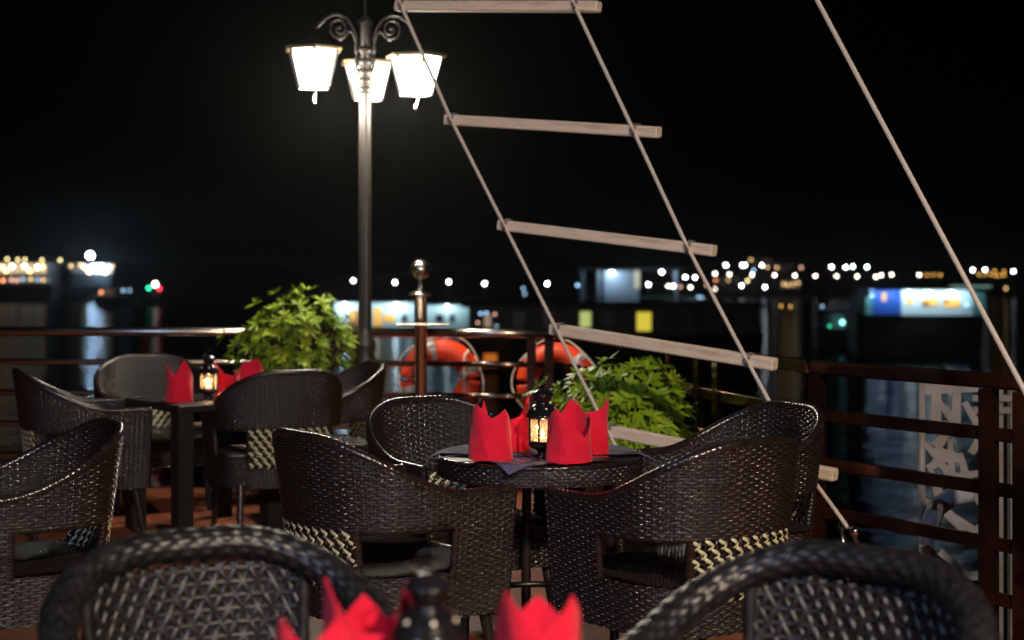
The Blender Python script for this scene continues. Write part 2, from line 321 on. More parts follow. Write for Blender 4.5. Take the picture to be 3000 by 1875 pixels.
def make_chair():
    t = thing("wicker_armchair", "", "chair")
    m = MB(); woven(m, -.995, .995, ZL, rim); 
    for sgn in (-1, 1):                                   # underside strip closes the band
        pass
    tt = np.linspace(-.995, .995, 300); m.grid(np.stack([shell(tt, ZL+0*tt, 0), shell(tt, ZL+0*tt, -.02)], 1))
    tt = np.linspace(-.995, .995, 300); core = np.stack([shell(tt, ZL+0*tt, -.010), shell(tt, rim(tt), -.010)], 1); m.grid(core, 1)
    m.build("backrest", ["wicker", "wicker_core"], t)
    m = MB(); tt = np.linspace(-1, 1, 200); shell_tube(m, tt, rim(tt)+.004, .0155, n=12, wrap=.011, amp=.10)
    m.build("rim_trim", "wicker", t)
    for sgn in (-1, 1):
        a, b = sorted((sgn*TA, sgn*.995)); m = MB(); woven(m, a, b, ZB, ZL)
        zz = np.linspace(ZB, ZA, 60)
        shell_tube(m, np.full(60, sgn*.998), zz, .0125)
        shell_tube(m, np.full(30, sgn*TA), np.linspace(ZS-.02, ZL, 30), .0125)
        # rounded corner of the opening
        q = np.linspace(0, math.pi/2, 8); dt = .05*2/LEN
        P = np.stack([shell(sgn*(TA-dt*(1-np.sin(q))), ZL-.05*(1-np.cos(q)), .001), shell(np.full(8, sgn*TA), np.full(8, ZL)+0*q, .001)], 1); m.grid(P)
        m.build("arm_panel", "wicker", t)
        m = MB(); zz = np.linspace(ZB-.01, ZL+.01, 60); shell_tube(m, np.full(60, sgn*TP), zz, .0150, n=12); m.build("rear_post", "wicker", t)
        m = MB(); tt = np.linspace(min(sgn*TP, sgn*TA), max(sgn*TP, sgn*TA), 40); shell_tube(m, tt, np.full(40, ZL), .0115); m.build("side_rail", "wicker", t)
    # seat: woven skirt and woven top
    m = MB(); woven(m, -TA, TA, ZB, lambda t_: np.where(np.abs(t_) < TP, .375, ZS), inner=False)
    n = 260; gx = np.linspace(-1, 1, n); X, Yg = np.meshgrid(gx, gx, indexing='ij')
    x = X*.296; y = np.where(Yg < 0, Yg*.262, Yg*.300)
    rr = np.sqrt(np.clip(1-np.abs(Yg)**5*(Yg < 0)*.6, 0, 1)); x = x*rr
    zt = ZS+.004-.012*(1-X**2)*(1-Yg**2)+weave_h((x+y)*.707, (y-x+.8)*.707, P=.014, R=.0125)
    m.grid(np.stack([x, y, zt], -1))
    xf = np.linspace(-.296, .296, 190); zf = np.linspace(ZB, ZS, 60); XF, ZF = np.meshgrid(xf, zf, indexing='ij')
    m.grid(np.stack([XF, .300+weave_h(XF, ZF), ZF], -1), flip=False)
    m.tube([(x_, .302, ZS) for x_ in np.linspace(-.298, .298, 40)], .012, 10)
    m.build("seat", "wicker", t)
    # cream lattice panel low in the back
    m = MB(); z0, z1 = .378, ZL; ul = TP/2*LEN
    for k in range(int(2*ul/.0205)):
        u = -ul+.012+k*.0205; zz = np.linspace(z0, z1, 8); m.tube(shell(np.full(8, u*2/LEN), zz, -.010), .0042, 6, 1)
    for k in range(10):
        z = z0+.01+k*.0215; tt = np.linspace(-TP, TP, 40); m.tube(shell(tt, np.full(40, z), -.012), .0042, 6, 1)
    nx = int(2*ul/.048); pu = 2*ul/nx; pr = .0285; nr = int((z1-z0)/pr+.5)
    for r in range(nr+1):
        for c in range(nx+1):
            for kind in (0, 1):
                cu = -ul+(c+.5*(r % 2)+(.24 if kind == 0 else .40))*pu; cz = z1-.002-r*pr-(.25 if kind == 0 else .73)*pr
                if abs(cu) > ul-.004 or cz < z0-.004 or cz > z1+.004: continue
                hx, hz = (.0140, -.0074) if kind == 0 else (.0098, .0082); wd = .0056 if kind == 0 else .0038
                s_ = np.linspace(-1, 1, 7); U = cu+s_*hx+(0 if kind == 0 else .003*(1-s_*s_)); Z = cz+s_*hz
                ln_ = math.hypot(hx, hz); nu_, nz_ = -hz/ln_, hx/ln_
                h = .002+.0045*(1-s_*s_)
                for side in (1, -1):
                    off = h if side > 0 else -.022-h
                    wv = wd*np.sqrt(np.clip(1.08-s_**2*.75, .1, 1)); nu, nz = nu_, nz_
                    rows = [shell((U+k_*wv*nu)*2/LEN, Z+k_*wv*nz, off-(abs(k_)**2)*.0012*side) for k_ in (-1, -.4, .4, 1)]
                    m.grid(np.stack(rows, 1), 0)
    m.build("lattice_panel", ["cream_strip", "wicker_leg"], t)
    for sx, sy, yy in ((-1, -1, -.21), (1, -1, -.21), (-1, 1, .25), (1, 1, .25)):
        leg_mesh(sx*.25, yy, sx*.3, sy*.8).build("leg", "wicker_leg", t)
    return t
chair_proto = make_chair(); used = [False]
def put_chair(x, y, dx, dy, label, group):
    """x,y = middle of the top of the back; dx,dy = facing"""
    l = math.hypot(dx, dy); dx, dy = dx/l, dy/l
    c = chair_proto if not used[0] else copy_tree(chair_proto); used[0] = True
    c.location = (x+dx*.325, y+dy*.325, 0); c.rotation_euler = (0, 0, math.atan2(-dx, dy)); c['label'] = label; c['group'] = group
    return c
TX, TY = .10, 5.54
g1 = "dark wicker armchairs around the round table"; g2 = "dark wicker armchairs around the square table"
put_chair(.775, 4.80, -.62, .78, "brown wicker armchair right of the round table, back to the viewer, cream lattice lit", g1)
put_chair(-.70, 5.01, .78, .625, "brown wicker armchair left of the round table, seen side on with its arm opening", g1)
put_chair(-.38, 6.33, .52, -.85, "dark wicker armchair behind the round table, facing the viewer beside the red napkins", g1)
put_chair(1.13, 6.08, -.90, -.43, "dark wicker armchair beyond the round table's right side, white sheen inside its back", g1)
put_chair(-2.60, 8.05, .92, .38, "dim wicker armchair left of the square table, its curved side turned to the viewer", g2)
put_chair(-1.13, 7.95, -.42, .91, "wicker armchair right of the square table, back to the viewer, pale light on its seat", g2)
put_chair(-2.25, 9.4, .40, -.92, "wicker armchair behind the square table by the river, warm light inside its back", g2)
put_chair(-.76, 8.80, -.88, -.35, "smooth wicker armchair below the lamp post beside the left bush, its rim lit", g2)
put_chair(-1.39, 5.36, -.88, -.48, "shadowy wicker armchair cut by the left edge of the picture, facing left", "dark wicker armchairs at the picture edges")
put_chair(1.98, 5.02, .55, .83, "wicker armchair barely showing its rim at the right edge of the picture", "dark wicker armchairs at the picture edges")

# ------------------------------------------------------------------ open-weave foreground chairs
def make_open_chair():
    t = thing("open_weave_armchair", "", "chair")
    m = MB(); tt = np.linspace(-1, 1, 260); P = shell(tt, rim(tt)+.01, -.012)
    d = np.concatenate([[0], np.cumsum(np.linalg.norm(np.diff(P, axis=0), axis=1))]); N = 520; s_ = np.linspace(0, d[-1], N)
    Q = np.stack([np.interp(s_, d, P[:, i]) for i in range(3)], 1)
    def rf(i, p):
        s0 = s_[i[:, 0]][:, None]; a = p/(2*math.pi)*13; row = np.floor(a); pr = np.sqrt(np.clip(1-(2*(a-row)-1)**2, 0, 1))
        return 1+.05*pr+.045*pr*np.cos(math.pi*s0/.022+math.pi*row)
    m.tube(Q, .037, 78, rf=rf); m.build("rim_roll", "fg_wicker", t)
    m = MB(); ul = .262; zt = .90; zb = .45
    def hi(u): return np.minimum(zt, rim(u*2/LEN)-.022)
    for dirn in (1, -1):
        for k in range(-16, 17):
            z = np.linspace(zb, zt, 40); u = k*.034+dirn*(z-zb)*.56
            ok = (np.abs(u) < ul) & (z < hi(u))
            if ok.sum() > 2: m.tube(shell(u[ok]*2/LEN, z[ok], -.012+dirn*.0022*np.sin(math.pi*(z[ok]-zb)/.0304+k*math.pi)), .0086, 8)
    for k in range(15):
        z = zb+k*.0304; u = np.linspace(-ul, ul, 50); ok = z < hi(u)
        if ok.sum() > 2: m.tube(shell(u[ok]*2/LEN, np.full(ok.sum(), z), -.012), .0080, 8)
    m.build("lattice_back", "fg_wicker", t)
    for sg in (-1, 1):
        m = MB(); q = np.linspace(0, 1, 30); u = sg*(ul+.0*q); m.tube(shell(u*2/LEN, ZB+(rim(u*2/LEN)-.01-ZB)*q, -.012), .014, 12, rf=lambda i, p: 1+.1*np.sin(i*2.5)); m.build("back_post", "fg_wicker", t)
        m = MB(); m.tube(shell(np.full(30, sg*.95), np.linspace(.0, ZA, 30), -.012), .019, 12); m.build("arm_post", "fg_wicker", t)
        m = MB(); m.tube([(sg*.18, -.17, ZB), (sg*.20, -.24, 0)], .017, 10); m.build("leg", "fg_wicker", t)
    m = MB(); gx = np.linspace(-1, 1, 90); X, Yg = np.meshgrid(gx, gx, indexing='ij')
    m.grid(np.stack([X*.25, Yg*.24, ZS+weave_h(X*.25, Yg*.24+.5, P=.02, R=.016)], -1))
    for a, b in (((-.25, -.24), (.25, -.24)), ((.25, -.24), (.25, .24)), ((.25, .24), (-.25, .24)), ((-.25, .24), (-.25, -.24))):
        m.tube([(*a, ZS-.01), (*b, ZS-.01)], .02, 10)
    m.build("seat", "fg_wicker", t)
    return t
oc = make_open_chair()
def put_open(c, x, y, dx, dy, label):
    l = math.hypot(dx, dy); dx, dy = dx/l, dy/l
    c.location = (x+dx*.325, y+dy*.325, 0); c.scale = (1, 1, .935); c.rotation_euler = (0, 0, math.atan2(-dx, dy)); c['label'] = label; c['group'] = "open-weave chairs in the foreground"
put_open(oc, -.70, 3.32, .47, -.88, "blurred grey open-weave armchair at the bottom left, bluish gleams on its thick rim")
put_open(copy_tree(oc), .725, 3.12, -.66, -.75, "blurred black open-weave armchair at the bottom right, pale gleams along its right rim")

# ------------------------------------------------------------------ tables
def round_table(x, y, label):
    t = thing("round_table", label, "table", (x, y, 0), 0, "round wicker tables"); R = .362
    m = MB(); n = 900; ph = np.linspace(0, 2*math.pi, n, endpoint=False); z = np.linspace(.672, .735, 34)
    PH, Z = np.meshgrid(ph, z, indexing='ij'); P_ = 2*math.pi*R/(2*round(2*math.pi*R/.034)); h = weave_h(PH*R, Z, P=P_)
    m.grid(np.stack([(R+h)*np.cos(PH), (R+h)*np.sin(PH), Z], -1), closeu=True)
    m.lathe([(0, .672), (R-.002, .672), (R-.002, .69)], 64); m.build("table_edge", "wicker", t)
    m = MB(); m.lathe([(R-.012, .733), (R-.02, .738), (0, .738)], 96); m.build("tabletop", "table_dark", t)
    m = MB(); a = np.linspace(0, 2*math.pi, 400, endpoint=False); m.tube(np.stack([R*np.cos(a), R*np.sin(a), .737+0*a], 1), .0075, 8, close=True, rf=lambda i, p: 1+.12*np.sin(i*.9+p)); m.build("edge_braid", "wicker", t)
    for k in range(4):
        a = math.radians(10+90*k); m = MB(); q = np.linspace(0, 1, 40)
        m.tube(np.stack([math.cos(a)*(.25+.03*q), math.sin(a)*(.25+.03*q), .672*(1-q)], 1), .018, 10, rf=lambda i, p: 1+.07*np.sin(i*1.6)); m.build("leg", "wicker_leg", t)
    m = MB(); m.tube([(.26*math.cos(a_), .26*math.sin(a_), .22) for a_ in np.linspace(0, 2*math.pi, 48, endpoint=False)], .012, 8, close=True); m.build("foot_ring", "wicker_leg", t)
    return t
round_table(TX, TY, "round dark wicker table in the centre set with red napkins and a lantern")
FX, FY = -.13, 2.34
round_table(FX, FY, "round table under the blurred red napkins at the bottom edge")
SX, SY, SZ = -1.68, 8.35, .70
t = thing("square_table", "dark square table with thick legs at the left carrying two red napkins", "table", (SX, SY, 0), math.radians(40))
m = MB(); m.box((0, 0, SZ-.02), (.62, .62, .04), bev=.006); m.build("tabletop", "table_dark", t)
for a in (-1, 1):
    for b in (-1, 1):
        m = MB(); m.box((a*.265, b*.265, (SZ-.04)/2), (.085, .085, SZ-.04)); m.build("leg", "table_dark", t, smooth=False)

# ------------------------------------------------------------------ place settings
def placemat(x, y, z, rz, label, hang=False):
    m = MB(); nx, ny = 44, 32; X, Y_ = np.meshgrid(np.linspace(-.20, .20, nx), np.linspace(-.14, .14, ny), indexing='ij')
    ca, sa = math.cos(rz), math.sin(rz); wx = X*ca-Y_*sa+x; wy = X*sa+Y_*ca+y
    r = np.hypot(wx-TX, wy-TY); ex = np.clip(r-.358, 0, None); zz = z+.001-np.where(ex > 0, ex*.42+ex**2*2, 0)
    for s_ in (1, -1): m.grid(np.stack([wx, wy, zz+.0008*s_], -1), flip=(s_ < 0))
    tag(m.build("placemat", "placemat"), label, "placemat", "woven blue placemats on the round table")
placemat(TX-.0, TY-.176, .746, math.radians(28), "blue woven placemat at the near side, its corner hanging over the table edge")
placemat(TX-.175, TY+.06, .7485, math.radians(-20), "blue woven placemat under the front left napkin reaching the left table edge")
placemat(TX+.215, TY+.06, .7485, math.radians(15), "blue woven placemat at the right side under the right napkins")
placemat(TX+.02, TY+.24, .7435, math.radians(-8), "blue woven placemat at the far side behind the lantern")

def napkin(x, y, z, rz, label, group, outer, inner=None, R=.060, sx=1.0, k=1.0, flap=None):
    """outer/inner: (degrees, height) keys of the folded top edge; 0 degrees looks at the camera, positive to the right"""
    m = MB()
    def sheet(keys, R0, flare):
        a = np.array([q[0] for q in keys], float); h = np.array([q[1] for q in keys], float)*k*1.05
        th = np.unique(np.concatenate([np.linspace(a[0], a[-1], 90), a])); H = np.interp(th, a, h)
        f = np.linspace(0, 1, 26); T = np.radians(th)[:, None]; Z = H[:, None]*f[None]
        r = R0*(1.04-.55*(Z/.2)*.25)+flare*2.2*(Z/.2)**3
        crease = np.abs(((th[:, None]/70+Z*4.5) % 1)-.5)*2
        r = r+.0052*(crease-.5)+.0018*np.sin(T*5+Z*22)
        for o_ in (0, -.0022):
            G = np.stack([(r+o_)*np.sin(T)*sx, -(r+o_)*np.cos(T), Z], -1); m.grid(G, flip=(o_ == 0))
        top0 = np.stack([(r[:, -1])*np.sin(T[:, 0])*sx, -(r[:, -1])*np.cos(T[:, 0]), Z[:, -1]], -1)
        top1 = np.stack([(r[:, -1]-.0022)*np.sin(T[:, 0])*sx, -(r[:, -1]-.0022)*np.cos(T[:, 0]), Z[:, -1]], -1)
        m.grid(np.stack([top0, top1], 1))
    sheet(outer, R, .004)
    if inner: sheet(inner, R-.006, .002)
    if flap: sheet(flap, R+.0035, .004)
    o = m.build("napkin", "napkin"); o.location = (x, y, z); o.rotation_euler = (0, 0, rz)
    return tag(o, label, "napkin", group)
ZN = .752
gn = "red folded napkins on the round table"
def pt(px, py, z): Y = (CAMZ-z)*F/(py-HY); return ((px-1500)/F*Y, Y)
x, y = pt(1437, 1347-4, ZN); napkin(x, y, ZN, 0, "front left red napkin folded into a crown with two sharp points", gn,
    [(-170, .12), (-95, .118), (-43, .186), (8, .136), (47, .168), (92, .115), (140, .10)], [(185, .12), (203, .190), (218, .12)], R=.0705, flap=[(-88, .066), (-40, .112), (0, .134), (46, .166), (90, .09)])
x, y = pt(1505, 1318, ZN); napkin(x, y, ZN, .1, "tall narrow red napkin between the front left napkin and the lantern", gn,
    [(-150, .09), (-60, .10), (20, .12), (62, .200), (100, .12), (170, .09)], [(30, .10), (110, .15), (170, .10), (210, .09)], R=.056)
x, y = pt(1668, 1350, ZN); napkin(x, y, ZN, 0, "front right red napkin with one slanting peak and an open fold beside the lantern", gn,
    [(-200, .12), (-150, .12), (-100, .125), (-37, .176), (0, .128), (42, .083), (75, .118), (110, .150), (140, .150)], [(105, .14), (140, .165), (172, .200), (215, .13), (235, .12)], R=.075, flap=[(-80, .02), (-37, .172), (10, .085), (44, .02)])
x, y = pt(1738, 1326, ZN); napkin(x, y, ZN, 0, "rear right red napkin behind the others with a point at its right", gn,
    [(-160, .11), (-90, .185), (-40, .14), (20, .15), (70, .195), (110, .13), (170, .10)], R=.054)
gs = "red folded napkins on the square table"
x, y = -1.775, 8.20; napkin(x, y, SZ, 0, "red napkin left of the lantern on the square table, two uneven points", gs,
    [(-180, .10), (-90, .14), (-55, .19), (-8, .13), (30, .215), (75, .15), (120, .10), (170, .1)], R=.070)
x, y = -1.60, 8.62; napkin(x, y, SZ, 0, "pointed red napkin just right of the small lantern on the square table", gs,
    [(-150, .12), (-80, .195), (-20, .12), (60, .10), (150, .12)], R=.07)
x, y = -1.43, 8.42; napkin(x, y, SZ, 0, "rounded red napkin peeking over the armchair back on the square table", gs,
    [(-150, .10), (-70, .15), (-20, .19), (40, .205), (90, .15), (170, .1)], R=.065)
gf = "blurred red napkins at the bottom edge"
napkin(-.229, 2.42, .745, 0, "blurred red napkin at the bottom with a tall dark red point, behind the pink ones", gf,
    [(-150, .10), (-95, .14), (-62, .183), (-10, .11), (40, .10), (72, .176), (110, .13), (160, .1)], [(150, .1), (190, .14), (230, .1)], R=.068)
napkin(-.281, 2.20, .745, 0, "leftmost blurred pinkish napkin low at the bottom edge", gf,
    [(-150, .10), (-90, .12), (-45, .172), (-5, .13), (40, .176), (90, .12), (150, .1)], R=.058)
napkin(.041, 2.36, .745, 0, "blurred pink-red napkin with two peaks in the bottom middle", gf,
    [(-170, .10), (-95, .12), (-48, .176), (5, .115), (50, .170), (95, .12), (170, .1)], [(120, .1), (180, .15), (240, .1)], R=.066)

def make_lantern():
    t = thing("lantern", "", "lantern")
    m = MB(); m.lathe([(0, 0), (.026, 0), (.028, .004), (.020, .010), (.018, .018), (.026, .026), (.044, .032), (.050, .040), (.050, .046), (.046, .050), (0, .050)], 32)
    m.build("base", "lantern_black", t)
    hx = [(.047*math.cos(math.radians(60*k+12)), .047*math.sin(math.radians(60*k+12))) for k in range(6)]
    m = MB()
    for x, y in hx: m.box((x, y, .094), (.0065, .0065, .092))
    for k in range(6):
        a, b = Vector((*hx[k], 0)), Vector((*hx[(k+1) % 6], 0))
        for z in (.053, .137): m.tube([a+Vector((0, 0, z)), b+Vector((0, 0, z))], .0035, 6)
    m.build("frame", "lantern_black", t, smooth=False)
    for k in range(6):
        a, b = Vector(hx[k])*.97, Vector(hx[(k+1) % 6])*.97
        m = MB(); m.faces([(a.x, a.y, .052), (b.x, b.y, .052), (b.x, b.y, .138), (a.x, a.y, .138)], [(0, 1, 2, 3)]); m.build("pane", "pane", t, smooth=False)
    m = MB(); m.lathe([(.044, .136), (.058, .140), (.060, .144), (.058, .149), (.055, .152), (.050, .163), (.042, .174), (.032, .182), (.024, .186), (.022, .190), (.026, .196),
                       (.031, .203), (.032, .211), (.034, .214), (.040, .216), (.038, .220), (.030, .228), (.018, .236), (.014, .238), (0, .239)], 48)
    lid = m.build("lid", "lantern_black", t)
    for k in range(7):
        m = MB()
        a = math.radians(-90+51.4*k+14); c = Vector((.0462*math.cos(a), .0462*math.sin(a), .171)); e1 = Vector((-math.sin(a), math.cos(a), 0)); e2 = Vector((-.62*math.cos(a), -.62*math.sin(a), .78))
        nrm = e1.cross(e2)*-1; c = c+Vector((.78*math.cos(a), .78*math.sin(a), .62))*.0022
        vs = []
        for q in range(10):
            r = .0048 if q % 2 == 0 else .0021; th = math.pi/2+q*math.pi/5; vs.append(tuple(c+e1*r*math.cos(th)+e2*r*math.sin(th)))
        m.faces([tuple(c)]+vs, [(0, 1+q, 1+(q+1) % 10) for q in range(10)])
        m.build("star_hole", "win_cream", lid, smooth=False)
    m = MB(); m.tube([(.020*math.cos(a), 0, .250+.022*math.sin(a)) for a in np.linspace(0, 2*math.pi, 32, endpoint=False)], .0016, 6, close=True); m.build("handle_ring", "lantern_black", t)
    m = MB(); m.lathe([(0, .050), (.019, .050), (.019, .068), (0, .067)], 24); cn = m.build("candle", "wax", t)
    m = MB(); m.lathe([(0, .068), (.0045, .073), (.005, .078), (.003, .087), (0, .094)], 12); m.build("flame", "flame", cn)
    point_light("candle_light", (0, 0, .098), .45, (1, .60, .28), .006, t)
    return t
ln = make_lantern()
x, y = pt(1590, 1338, ZN-.003); ln.location = (x, y, ZN-.003); ln['label'] = "black metal lantern with a lit candle between the red napkins on the round table"; ln['group'] = "black candle lanterns"
l2 = copy_tree(ln); l2.location = (SX+.035, SY-.02, SZ+.001); l2['label'] = "small blurred lantern with a lit candle on the square table at left"
l3 = copy_tree(ln); l3.location = (-.128, 2.33, .716); l3['label'] = "black out-of-focus lantern at the bottom edge with blue gleams"
for ch in list(l3.children_recursive):
    if ch.name.startswith(("flame", "candle_light")): bpy.data.objects.remove(ch)

def cutlery(kind, x, y, z, rz, label):
    m = MB(); L = .19; s_ = np.linspace(0, 1, 24); hgt = .003+.006*np.sin(s_*math.pi)**2
    if kind == "knife": wd = np.interp(s_, [0, .05, .45, .5, .9, 1], [.005, .009, .007, .009, .010, .002])
    elif kind == "fork": wd = np.interp(s_, [0, .1, .6, .72, .8], [.007, .008, .004, .010, .012])
    else: wd = np.interp(s_, [0, .1, .65, .75, .88, 1], [.007, .008, .004, .014, .020, .004])
    top = .8 if kind == "fork" else 1; X = (s_-.5)*L*top
    for o_ in (.0012, -.0012): m.grid(np.stack([np.stack([X, k_*wd, hgt+o_], 1) for k_ in (-1, -.5, 0, .5, 1)], 1), flip=(o_ < 0))
    if kind == "fork":
        for q in (-1, -.33, .33, 1): m.tube([(X[-1], q*.0105, hgt[-1]), (X[-1]+.022, q*.0105, hgt[-1]+.004), (X[-1]+.045, q*.0095, hgt[-1]+.009)], .0014, 6)
    o = m.build(kind, "cutlery"); o.location = (x, y, z); o.rotation_euler = (0, 0, rz)
    tag(o, label, kind, "cutlery on the round table")
c0 = ZN+.0
for kind, px, py, rz, lab in (("fork", 1560, 1341, math.radians(110), "steel fork with warm gleams lying just left of the lantern foot"),
                              ("spoon", 1345, 1342, math.radians(20), "shiny spoon at the left table edge beside the front left napkin"),
                              ("knife", 1425, 1356, math.radians(6), "bright knife in front of the front left napkin"),
                              ("knife", 1765, 1345, math.radians(-14), "knife with a red reflection right of the front right napkin"),
                              ("fork", 1795, 1327, math.radians(8), "fork lying on the placemat at the right table edge"),
                              ("spoon", 1592, 1357, math.radians(-30), "spoon lying in front of the lantern foot")):
    x, y = pt(px, py, c0); cutlery(kind, x, y, c0, rz, lab)

# ------------------------------------------------------------------ rope ladder (shrouds) and stay
RG = [((1163, 18), (1756, 20), 7.45), ((1308, 350), (1932, 388), 7.18), ((1464, 659), (2094, 735), 6.95), ((1616, 963), (2272, 1068), 6.72), ((1765, 1258), (2449, 1392), 6.50), ((1915, 1553), (2630, 1712), 6.3)]
ld = thing("rope_ladder", "rope ladder with pale square wooden rungs slanting up across the night sky", "rope ladder", (1.0, 6.5, 0))
loc = Vector((1.0, 6.5, 0)); jl, jr = [], []
for i, (a, b, Y) in enumerate(RG):
    A = at(a[0], a[1], Y+.30); B = at(b[0], b[1], Y-.36); d = (B-A); L = d.length; ex = d.normalized(); ez = Vector((0, 0, 1)); ey = ez.cross(ex).normalized(); ez = ex.cross(ey)
    R = Matrix((ex, ey, ez)).transposed(); R = R @ Matrix.Rotation(math.radians((-3, 4, -2, 3, 0, 0)[i]), 3, 'X')
    jl.append(A+ex*(.050+.0)+ey*-.030); jr.append(B-ex*.115+ey*-.030)
    if i == 5: continue
    m = MB(); m.box((0, 0, 0), (L, .052, .050), bev=.005); o = m.build("rung", "rung_wood", ld, smooth=False)
    o.matrix_local = Matrix.Translation((A+B)/2-loc) @ R.to_4x4()
    for J in (jl[-1], jr[-1]):
        m = MB()
        c = Vector(((J-(A+B)/2).dot(ex), 0, 0))
        for dx in (-.008, 0, .008): m.tube([(c.x+dx, .032*math.cos(q), .032*math.sin(q)) for q in np.linspace(0, 2*math.pi, 20, endpoint=False)], .0035, 6, close=True)
        m.tube([(c.x-.012, -.04, .012), (c.x+.012, -.045, -.012)], .005, 6)
        m.build("rope_tie", "tie", o)
def rope(name, pts, r, parent=None, off=Vector((0, 0, 0)), mt="rope"):
    P = np.array([tuple(Vector(p)-off) for p in pts]); d = np.concatenate([[0], np.cumsum(np.linalg.norm(np.diff(P, axis=0), axis=1))])
    N = int(d[-1]/.006)+2; s_ = np.linspace(0, d[-1], N); Q = np.stack([np.interp(s_, d, P[:, i]) for i in range(3)], 1)
    m = MB(); m.tube(Q, r, 10, rf=lambda i, p: 1+.13*np.abs(np.sin(1.5*p+s_[i[:, 0]][:, None]*90)))
    return m.build(name, mt, parent)
ext = lambda J: [J[0]+(J[0]-J[1])*1.2]+J
jr2 = jr[:5]+[at(2484, 1545, 6.0)]
rope("side_rope", ext(jl), .0076, ld, loc); rope("side_rope", ext(jr2), .0076, ld, loc)
m = MB(); e = jr2[-1]-loc; dn = Vector((.10, -.12, -.16))
m.tube([e+Vector((0, 0, .03)), e+Vector((.03, -.01, -.05)), e+Vector((.06, -.02, -.12)), e+Vector((.03, -.02, -.20))], .009, 8)
m.tube([e+Vector((-.03, 0, .02)), e+Vector((-.015, -.01, -.09)), e+Vector((.0, -.02, -.22))], .007, 8)
m.sphere(e+Vector((.02, -.03, -.01)), .022, 12); m.build("shackle", "cutlery", ld)
o = rope("stay_rope", [at(2268, -230, 6.6), at(2394, 0, 6.35), at(3000, 1142, 5.2), at(3080, 1300, 5.05)], .0085)
tag(o, "single taut rope slanting down to the right edge of the picture", "rope")

# ------------------------------------------------------------------ railings
RP = [(-5.2, 10.1), (-.568, 9.70), (.275, 9.60), (1.255, 6.4), (1.90, 5.42), (3.6, 2.6)]
RZ = [1.0, .805, .605, .405, .205]
def rail_seg(a, b, mats, label, posts, extra=None, top=.030, w_=.022):
    A, B = Vector((*a, 0)), Vector((*b, 0)); t = thing("railing", label, "railing", tuple((A+B)/2)); off = (A+B)/2
    d = (B-A); ex = d.normalized(); ang = math.atan2(ex.y, ex.x); R = Matrix.Rotation(ang, 3, 'Z'); L = d.length
    m = MB(); he = ex*(L/2-.002); up = Vector((0, 0, RZ[0]))
    if mats[0] == "steel": m.tube([up-he, up, up+he], .030, 20)
    else: m.box((0, 0, RZ[0]), (L-.004, .065, .055), R, bev=.010)
    m.build("top_rail", mats[0], t, smooth=mats[0] == "steel")
    for z in RZ[1:]:
        m = MB(); up = Vector((0, 0, z))
        if mats[0] == "steel": m.tube([up-he, up, up+he], .019, 16)
        else: m.box((0, 0, z), (L-.006, .020, .050), R, bev=.004)
        m.build("rail", mats[-1], t, smooth=mats[0] == "steel")
    for f in posts:
        p = A+d*f-off; n_ = R @ Vector((0, 1, 0)); m = MB(); m.box((p.x, p.y, (RZ[0]-.030)/2), (.058, .046, RZ[0]-.030), R); m.lathe([(.05, 0), (.05, .01), (.035, .02), (0, .02)], 20, (p.x, p.y, .001)); m.build("post", mats[1], t, smooth=False)
    return t
st = ("steel", "steel_dark")
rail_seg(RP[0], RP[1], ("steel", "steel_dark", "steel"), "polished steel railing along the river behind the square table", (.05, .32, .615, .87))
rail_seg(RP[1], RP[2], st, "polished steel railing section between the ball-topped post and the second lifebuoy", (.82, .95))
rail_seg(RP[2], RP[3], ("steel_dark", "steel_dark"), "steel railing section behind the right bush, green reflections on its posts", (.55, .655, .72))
rail_seg(RP[3], RP[4], ("steel_red_reflection", "steel_red_reflection"), "dark reddish railing with wide bars at the right edge", (.02, .77, .90))
rail_seg(RP[4], RP[5], ("steel_red_reflection", "steel_red_reflection"), "dark railing continuing out of the picture at the right", (.1, .5, .9))
t = thing("railing_post", "steel railing post topped with a shiny ball beside the first lifebuoy", "post", (-.573, 9.64, 0))
m = MB(); m.lathe([(.041, 0), (.041, 1.225), (.062, 1.232), (.080, 1.236), (.082, 1.246), (.070, 1.258), (.03, 1.265), (.02, 1.29), (.022, 1.32), (0, 1.33)], 32); m.build("shaft", "steel", t)
m = MB(); m.sphere((0, 0, 1.397), .069, 32); m.build("ball", "steel", t)
m = MB(); m.box((.02, -.075, 1.055), (.34, .05, .014), bev=.003); m.build("bracket", "steel", t, smooth=False)

def lifebuoy(px, py, Y, rz, label, phase):
    c = at(px, py, Y); t = thing("lifebuoy", label, "lifebuoy", tuple(c), rz, "orange lifebuoys hanging on the railing"); R, r = .188, .072
    def arc(a0, a1, rr, n): return [(R*math.sin(a), 0, R*math.cos(a)) for a in np.linspace(a0, a1, n)]
    m = MB(); a = np.linspace(0, 2*math.pi, 80, endpoint=False); m.tube(np.stack([R*np.sin(a), 0*a, R*np.cos(a)], 1), r, 24, close=True, flat=1); m.build("ring", "buoy_orange", t)
    for k in range(4):
        a0 = phase+k*math.pi/2; m = MB(); m.tube(arc(a0-.11, a0+.11, r, 14), r+.003, 24); m.build("band", "buoy_band", t)
    m = MB(); pts = []
    for q in np.linspace(0, 2*math.pi, 161)[:-1]:
        f = abs(math.sin(2*(q-phase))); rr = R+r+.004+.025*f*f; pts.append((rr*math.sin(q), -.02, rr*math.cos(q)))
    m.tube(pts, .0055, 8, close=True)
    m.tube([((R+dr)*math.sin(.75), -.066, (R+dr)*math.cos(.75)+dz) for dr, dz in ((.07, 0), (.03, -.01), (.02, -.05), (.03, -.12), (.02, -.22))], .009, 8)
    m.build("grab_rope", "buoy_rope", t)
    return t
lifebuoy(1290, 1110, 9.84, math.radians(10), "orange lifebuoy behind the ball-topped post, pale rope at its right", -.30)
